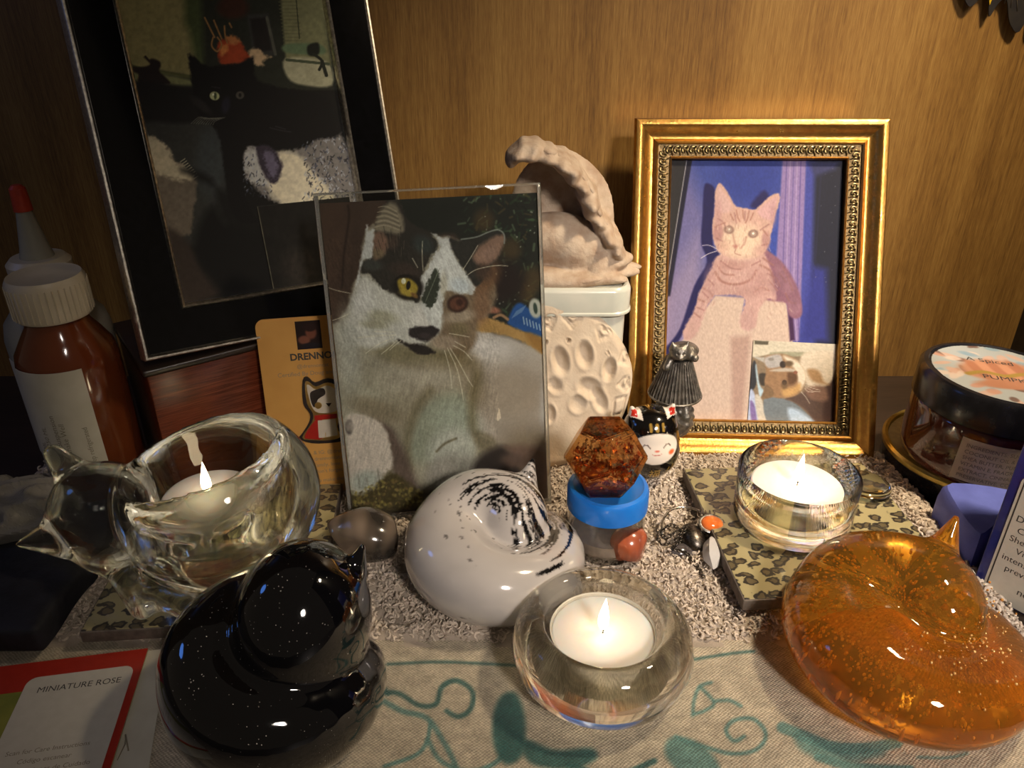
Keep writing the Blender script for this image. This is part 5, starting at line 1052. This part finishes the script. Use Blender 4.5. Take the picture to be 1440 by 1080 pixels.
# black with silver specks
def black_glass():
    m, nt, p = nodes('black_glass_with_specks'); L = nt.links.new
    tc = add(nt, 'ShaderNodeTexCoord'); mp = add(nt, 'ShaderNodeMapping'); L(tc.outputs['Object'], mp.inputs['Vector']); mp.inputs['Scale'].default_value = (100, 100, 100)
    vo = add(nt, 'ShaderNodeTexVoronoi', i_Scale=6.5); L(mp.outputs['Vector'], vo.inputs['Vector'])
    n = add(nt, 'ShaderNodeTexNoise', i_Scale=.9); L(mp.outputs['Vector'], n.inputs['Vector'])
    a = add(nt, 'ShaderNodeMapRange', i_From_Min=.45, i_From_Max=.75, i_To_Min=.05, i_To_Max=.17); L(n.outputs['Fac'], a.inputs['Value'])
    lt = add(nt, 'ShaderNodeMath', operation='LESS_THAN'); L(vo.outputs['Distance'], lt.inputs[0]); L(a.outputs[0], lt.inputs[1])
    mx = add(nt, 'ShaderNodeMix', data_type='RGBA'); mx.inputs['A'].default_value = (.003, .003, .004, 1); mx.inputs['B'].default_value = (.45, .42, .38, 1); L(lt.outputs[0], mx.inputs['Factor']); L(mx.outputs['Result'], p.inputs['Base Color'])
    p.inputs['Roughness'].default_value = .06; p.inputs['Coat Weight'].default_value = 1; p.inputs['Coat Roughness'].default_value = .02; return m
g = curl(7.5, math.radians(-32), 1.36, hole=.95, res=.085, head=1.40, ear=.6); v = g[0]
bc = thing('glass_cat', 'black glass curled cat paperweight with tiny silver specks, in the left foreground', 'paperweight', (-8.15, 18.9, .03), group='curled glass cats')
build('glass_body', g, black_glass(), bc)
# amber
M['amber_glass'] = mat('amber_art_glass', (1.0, .47, .06),   .03, trans=.92, ior=1.48, absorb=((.99, .78, .1), .10), bump=.006, bscale=2.5)
g = curl(8.9, math.radians(-8), .86, hole=.56, res=.10, head=.98, ear=.8); oc = thing('glass_cat', 'amber orange glass curled cat paperweight with trapped bubbles, at right foreground', 'paperweight', (14.5, 20.9, .05), group='curled glass cats')
build('glass_body', g, M['amber_glass'], oc)
q = np.random.default_rng(17); bl = []; unit = ball((0, 0, 0), 1, 6, 5)
for k in range(2600):
    a = q.uniform(0, 2 * PI); rr = 4.45 * (.5 + .0 * k) + q.normal() * .85; z_ = q.uniform(.3, 3.4); rr = abs(rr)
    tz = math.sqrt(max(0, 1 - ((rr - 2.4) / 2.0) ** 2)) * 1.75
    if abs(z_ - 1.95) > tz - .25: continue
    bl.append(xf(unit, (rr * math.cos(a), rr * math.sin(a), z_), scale=q.uniform(.02, .06)))
M['bubble_fleck'] = mat('amber_fleck', (1.0, .66, .25), .2, .3, col2=(.5, .2, .04), nscale=8)
tag(build('bubbles', join(bl), M['bubble_fleck'], oc), kind='stuff')
for o_ in (wc, bc, oc): pass

# ================================================================== BOTTLES AT LEFT
ab = thing('medicine_bottle', 'amber bottle with wide white cap and printed label, in front of the squeeze bottle', 'bottle', (-19.9, 31.2, -.3))
build('glass_body', lathe([(0, 0), (1.95, 0), (2.1, .15), (2.1, 8.3), (2.0, 8.9), (1.6, 9.6), (1.3, 10.1), (1.2, 10.5), (1.2, 11.0), (0, 11.0)], 48), M['amberglass'], ab, True)
build('cap', join([lathe([(0, 10.5), (1.5, 10.5), (1.56, 10.6), (1.56, 12.1), (1.45, 12.3), (1.36, 12.26), (0, 12.24)], 48)] + [xf(box(-.02, .02, -.03, .03, 10.6, 12.0), (1.57 * math.cos(a), 1.57 * math.sin(a), 0), (0, 0, 0)) for a in np.linspace(0, 2 * PI, 40, endpoint=False)]), M['whiteplastic'], ab, 'auto')
def curved_label(parent, name, a0, a1, z0, z1, r, m):
    n = 20; v = []; 
    for z in (z0, z1):
        for k in range(n + 1):
            a = math.radians(a0 + (a1 - a0) * k / n); v += [(r * math.sin(a), -r * math.cos(a), z), ((r + .03) * math.sin(a), -(r + .03) * math.cos(a), z)]
    m_ = 2 * (n + 1); f = []
    for k in range(n):
        i = 2 * k; f += [(i + 1, i + 3, m_ + i + 3, m_ + i + 1), (m_ + i, m_ + i + 1, m_ + i + 3, m_ + i + 2), (i, i + 2, i + 3, i + 1)]
    f += [(1, m_ + 1, m_, 0), (2 * n, m_ + 2 * n, m_ + 2 * n + 1, 2 * n + 1)]
    return build(name, geo(v, f), m, parent, 'auto')
curved_label(ab, 'label', -48, 42, 3.4, 8.6, 2.11, M['paper'])
def label_text(parent, body, ang, z, size, r, rot=PI / 2, m='ink_soft', bold=0.0):
    g = text_geo(body, size, 'LEFT', bold); g = xf(g, (0, 0, .012), (0, 0, rot)); g[0][:, 0] += math.radians(ang) * r; g[0][:, 1] += z
    return build('lettering', wrap(g, r), M[m], parent, False)
for k, (s_, an, z_, sz) in enumerate([('Oral Suspension', -2, 4.2, .36), ('Shake Well', 7, 4.6, .34), ('MG / 5 ML', -26, 3.6, .34), ('250 ML', -17, 4.9, .34), ('Keep refrigerated', 30, 3.7, .30), ('Rx', 24, 3.7, .34)]): label_text(ab, s_, an, z_, sz, 2.145)
sb = thing('squeeze_bottle', 'translucent squeeze bottle with a pointed nozzle and red tip, behind the amber bottle', 'bottle', (-22.1, 34.6, -.3))
build('bottle_body', lathe([(0, 0), (2.2, 0), (2.35, .2), (2.35, 8.2), (2.2, 8.9), (1.5, 9.8), (1.1, 10.1), (1.1, 10.4), (0, 10.4)], 40), M['milky'], sb)
build('cap', lathe([(0, 10.2), (1.35, 10.2), (1.38, 11.7), (1.15, 11.95), (0, 11.95)], 36), M['whiteplastic'], sb, 'auto')
build('nozzle', lathe([(0, 11.9), (.75, 11.9), (.62, 12.4), (.28, 14.4), (0, 14.4)], 24), M['milky'], sb, 'auto')
build('red_tip', lathe([(0, 14.1), (.40, 14.1), (.34, 15.1), (.2, 15.25), (0, 15.25)], 20), M['redplastic'], sb, 'auto')
curved_label(sb, 'label', -50, 30, 2.2, 7.4, 2.36, M['paper']); label_text(sb, 'W', -22, 6.3, .5, 2.40, 0, 'ink', .01)
for k in range(4): label_text(sb, 'IIIII IIII', -8 + k * 7, 2.6, .3, 2.40)
M['film'] = mat('crumpled_clear_film', (.55, .52, .48), .18, trans=.55, col2=(.42, .40, .36), nscale=1, ior=1.3)
g = surf(lambda X, Y, Z: s_ell(X, Y, Z, (0, 0, .9), (2.6, 2.0, 1.5)) + .45 * np.abs(np.sin(X * 1.9 + 1.3 * np.sin(Y * 2.1 + Z)) * np.cos(Y * 1.7 - X * .8 + 2 * Z)) - .1, (-3.2, -2.6, -.6), (3.2, 2.6, 2.8), .16, 0)
fo = thing('crumpled_plastic', 'crumpled grey plastic film in front of the amber bottle at the left edge', 'plastic wrap', (-22.2, 28.0, 1.05)); g[0][:, 2] = np.maximum(g[0][:, 2], 0)
build('film', g, M['film'], fo, False)
M['velvet'] = mat('black_velvet', (.004, .004, .008), .75, col2=(.010, .010, .018), nscale=1.0, bump=.06, bscale=1.5)
g = surf(lambda X, Y, Z: np.maximum(np.maximum(np.abs(X) - 5.2, np.abs(Y) - 4.2), np.abs(Z) - .36) - .25 + .10 * np.sin(X * .9 + Y * .7) * np.cos(Y * 1.1), (-6, -5, -.9), (6, 5, 1.1), .16, 4); g[0][:, 2] -= g[0][:, 2].min()
tag(build('velvet_pouch', g, M['velvet'], None, True, loc=(-23.2, 25.6, .32)), 'flat black velvet pouch under the crumpled plastic at the left edge', 'pouch')

# ================================================================== PLANT TAG AND PAPER SLIP
ra = math.atan2(21.63 - 20.73, 5.2)
ps = thing('paper_slip', 'plain cream paper slip with a pen scribble, under the plant care tag', 'paper', (-11.1, 13.2, .06), (0, 0, .26))
build('sheet', prism([(-4.0, 0), (0, 0), (0, 8.9), (-4.0, 8.9)], 0, .025), M['paper'], ps, False)
build('pen_scribble', join([tube([(-1.35, 4.0, .04), (-1.2, 4.6, .04), (-1.05, 4.1, .04), (-.9, 4.7, .04), (-.95, 5.1, .04), (-.75, 4.4, .04)], .025, 4), tube([(-1.3, 5.0, .04), (-1.1, 5.5, .04)], .02, 4)]), M['ink_soft'], ps)
ct = thing('plant_tag', 'plant care tag reading miniature rose, with a red band, at lower left', 'tag', (-14.09 - 10, 21.63 - 10 * math.tan(ra) - 9.5, .12), (0, 0, 0), basis=((math.cos(ra), math.sin(ra), 0), (-math.sin(ra), math.cos(ra), 0)))
ct_o = np.array([-14.09, 21.63, .13]); u_r = np.array([math.cos(ra), math.sin(ra), 0]); u_u = np.array([-math.sin(ra), math.cos(ra), 0]); ct.location = Vector(ct_o - u_r * 10 - u_u * 9.5) * S
M['tag_red'] = mat('red_print', (.42, .03, .015), .35, col2=(.38, .025, .012), coat=.3); M['tag_green'] = mat('yellow_green_print', (.34, .33, .06), .35, col2=(.20, .22, .04), nscale=.7, coat=.3); M['tag_white'] = mat('cream_card', (.60, .57, .49), .5, col2=(.57, .54, .46), coat=.1)
build('card_sheet', box(0, 10, 0, 9.5, 0, .06), M['tag_green'], ct, 'auto'); build('red_band', box(0, 10, 8.15, 9.52, .055, .075), M['tag_red'], ct, 'auto'); build('red_edge', box(9.55, 10, 0, 8.15, .055, .075), M['tag_red'], ct, 'auto')
build('label_panel', prism(rrect(6.0, 9.72, -.5 + .5, 8.72, .35), .07, .10), M['tag_white'], ct, 'auto')
build('pale_leaf', prism(spline([(3.0, 0), (4.2, 3), (4.9, 6.8), (4.0, 7.4), (2.0, 7.0), (1.0, 3)], 4, True), .058, .075), M['tag_white'], ct, 'auto')
def tt(body, x, y, size, m='ink', bold=0.0): g = xf(text_geo(body, size, 'CENTER', bold), (x, y, .104)); build('lettering', g, M[m], ct, False)
tt('MINIATURE ROSE', 7.95, 7.95, .37, 'ink', 0.0)
for k, s_ in enumerate(['Scan for Care Instructions', 'Código escanear', 'Para Instrucciones de Cuidado', 'escanéelo']): tt(s_, 7.75, 5.35 - k * .38, .25, 'ink_soft')

# ================================================================== JARS AT RIGHT
tn = thing('salve_tin', 'round dark tin with a yellow gold rim, beneath the amber cosmetic jar', 'tin', (24.3, 34.4, -.3))
build('tin_body', lathe([(0, 0), (4.2, 0), (4.3, .1), (4.3, 1.3), (4.35, 1.35), (0, 1.35)], 64), M['blackplastic'], tn, 'auto')
build('gold_rim', lathe([(4.33, 1.2), (4.42, 1.3), (4.42, 1.5), (4.3, 1.62), (4.15, 1.58), (4.1, 1.4)], 64), mat('yellow_gold_rim', (.62, .48, .14), .3, .8, col2=(.5, .38, .1)), tn, 'auto')
build('top_label', lathe([(0, 1.38), (4.1, 1.38), (4.1, 1.42), (0, 1.42)], 64), mat('ochre_label', (.40, .30, .10), .5, col2=(.3, .22, .07)), tn, 'auto')
aj = thing('cosmetic_jar', 'amber cosmetic jar with black lid and pink floral pumpkin label, on the dark tin', 'jar', (23.5, 33.2, 1.34), (0, math.radians(2.5), 0))
JR = 3.55
M['amberjar'] = mat('amber_jar_glass', (.09, .018, .008), .10, col2=(.06, .012, .006), nscale=.5, coat=.9)
build('jar_body', lathe([(0, 0), (JR - .5, 0), (JR - .12, .25), (JR, .8), (JR, 3.0), (JR - .12, 3.3), (0, 3.3)], 72), M['amberjar'], aj)
build('lid', lathe([(0, 3.25), (JR + .05, 3.25), (JR + .12, 3.32), (JR + .12, 4.7), (JR - .05, 4.92), (JR - .25, 4.95), (JR - .32, 4.86), (0, 4.86)], 72), M['blackplastic'], aj, 'auto')
lr = JR - .36; pr = Print(2 * lr, 2 * lr, 150, [(0, 0), (100, 0), (100, 100), (0, 100)], (190, 196, 198)); q = np.random.default_rng(4)
for k in range(60):
    a = q.uniform(0, 2 * PI); rr = q.uniform(24, 50); pr.ell(50 + rr * math.cos(a), 50 + rr * math.sin(a), q.uniform(3, 8), q.uniform(2, 4.5), [(214, 160, 138), (236, 214, 200), (150, 178, 196), (120, 92, 84), (224, 186, 168)][k % 5], .6, q.uniform(0, 180), .85)
pr.ell(50, 54, 30, 20, (206, 150, 120), .4); 
for k in range(5): pr.ell(34 + k * 8, 56, 5, 17, (216, 156, 122) if k % 2 else (190, 128, 98), .6)
pr.ell(50, 32, 30, 8, (198, 140, 110), .5); pr.line([(22, 48), (36, 52), (50, 46), (66, 50), (78, 46)], 5, (176, 146, 74), 2)
g = pr.g; keep = np.hypot(g[0][:, 0] - lr, g[0][:, 1] - lr) <= lr; f = g[1][keep[g[1]].all(1)]; used = np.unique(f); mp_ = -np.ones(len(g[0]), int); mp_[used] = np.arange(len(used))
build('lid_label', [g[0][used] + np.array([-lr, -lr, 4.875]), mp_[f]], M['print'], aj, True, lin(pr.c[used]) * .62)
for s_, y_, sz in (('A Spiced', 1.15, .62), ('PUMPKIN', -.85, .62)): build('lettering', xf(text_geo(s_, sz, 'CENTER', 0), (0, y_, 4.885), (0, 0, -.25)), M['ink'], aj, False)
curved_label(aj, 'ingredient_label', -46, 30, .55, 2.75, JR + .005, mat('kraft_cream_label', (.62, .50, .33), .5, col2=(.56, .44, .28), nscale=.8))
for k, s_ in enumerate(['INGREDIENTS: SUGAR', 'COCONUT OIL & GLYCERIN', 'SHEA BUTTER, PUMPKIN', 'VITAMIN E, FRAGRANCE', 'EXTRACT, CINNAMON', 'PRESERVATIVE, COLOR']): label_text(aj, s_, -42, 2.32 - k * .32, .27, JR + .045, 0)
M['periwinkle'] = mat('periwinkle_blue_suede', (.13, .17, .62), .55, col2=(.10, .13, .52), nscale=.8, bump=.01, bscale=10)
bp = [(20.0, 26.5), (20.75, 26.65), (23.0, 28.5), (23.05, 29.35), (20.45, 29.85), (19.95, 28.9)]
cx_, cy_ = 21.4, 28.2; lev = []
for s_, z_ in ((1.0, 0), (1.04, .15), (1.03, 1.6), (.98, 2.2), (.90, 2.4)):
    P = spline([(cx_ + (x - cx_) * s_, cy_ + (y - cy_) * s_) for x, y in bp], 3, True); lev.append([(x - cx_, y - cy_, z_ + (.25 * (y - cy_) / 2 if z_ > 1 else 0)) for x, y in P])
n = len(lev[0]); g = geo([p for l in lev for p in l], [(i * n + k, i * n + (k + 1) % n, (i + 1) * n + (k + 1) % n, (i + 1) * n + k) for i in range(len(lev) - 1) for k in range(n)] + [tuple(range(n - 1, -1, -1)), tuple((len(lev) - 1) * n + k for k in range(n))])
tag(build('trinket_box', g, M['periwinkle'], None, 'auto', loc=(cx_, cy_, -.3)), 'small periwinkle blue soft block in front of the amber jar', 'box')
bb = thing('product_carton', 'tall blue carton with a white text panel at the right edge', 'carton', (19.95, 25.55, -.3), basis=((.63, -.78, 0), (0, 0, 1)))
M['cobalt'] = mat('cobalt_card', (.012, .02, .20), .3, col2=(.015, .025, .24), coat=.4)
build('carton_body', box(0, 7.5, 0, 13, -3.2, 0, .06), M['cobalt'], bb, 'auto'); build('text_panel', prism(rrect(.38, 6.95, .1, 6.1, .3), .0, .03), M['tag_white'], bb, 'auto')
for n_, b_ in (('panel_line', (.48, .53, .2, 5.95)), ('panel_line', (.48, 6.8, 5.9, 5.95))): build(n_, box(b_[0], b_[1], b_[2], b_[3], .028, .036), M['ink'], bb, False)
for s_, x_, y_, sz in (('Dr Teal\'s', .66, 4.05, .42), ('Cream with', .84, 3.55, .40), ('Shea Butter &', .68, 3.08, .40), ('Vitamin E for', 1.05, 2.6, .40), ('intense moisture', .66, 2.12, .40), ('prevent rough, dry', .9, 1.64, .40), ('nourished', 1.6, .8, .46)):
    build('lettering', xf(text_geo(s_, sz, 'LEFT', 0), (x_, y_, .034)), M['ink'], bb, False)


# ================================================================== HANGING BUTTERFLY
bt = thing('butterfly_ornament', 'black and yellow butterfly ornament hanging at the top right corner', 'ornament', (27.3, 45.12, 23.4), (0, 0, .0)); bt.scale = (1.1, 1.1, 1.1)
M['wing_black'] = mat('black_wing', (.008, .006, .008), .55, col2=(.02, .016, .012), nscale=1.5); M['wing_yellow'] = mat('yellow_wing_cell', (.62, .42, .01), .45, col2=(.52, .34, .008))
for s_ in (-1, 1):
    P = spline([(s_ * x, z) for x, z in [(.1, .6), (1.6, 2.6), (4.2, 3.4), (4.6, 1.8), (3.9, -.1), (3.3, -1.25), (2.9, -1.5), (2.45, -.9), (2.2, -1.2), (1.95, -1.95), (1.7, -1.4), (1.35, -1.2), (.9, -2.2), (.3, -2.6), (.05, -1.0)]], 4, True)
    w_ = prism(P, -.04, .04); g = xf(w_, rot=(PI / 2, 0, s_ * .0)); o = build('wing', g, M['wing_black'], bt, 'auto')
    for pts in ([(2.1, -1.45), (1.85, -.2), (2.45, -.5)], [(1.2, 1.2), (2.6, 2.4), (3.2, 1.6), (1.8, .4)], [(3.3, 2.7), (4.1, 2.9), (4.1, 1.9), (3.5, 1.7)], [(2.8, .9), (3.8, 1.2), (3.6, -.1), (3.0, -.4)]):
        c_ = build('wing_cell', xf(prism([(s_ * x, z) for x, z in pts], .03, .07), rot=(PI / 2, 0, s_ * .0)), M['wing_yellow'], o, False)
    for k in range(4): build('wing_vein', xf(tube([(s_ * .2, 0, .05), (s_ * (1.0 + .2 * k), -.8 + .2 * k, .05), (s_ * (.7 + .35 * k), -1.7 + .15 * k, .05)], .025, 4), rot=(PI / 2, 0, s_ * .0)), M['ink_soft'], o)
build('body', xf(ball((0, 0, 0), (.22, .25, 1.5), 12, 12), (0, 0, .2)), M['wing_black'], bt); build('thread', tube([(0, 0, 1.5), (0, 0, 12)], .015, 4), M['ink_soft'], bt)
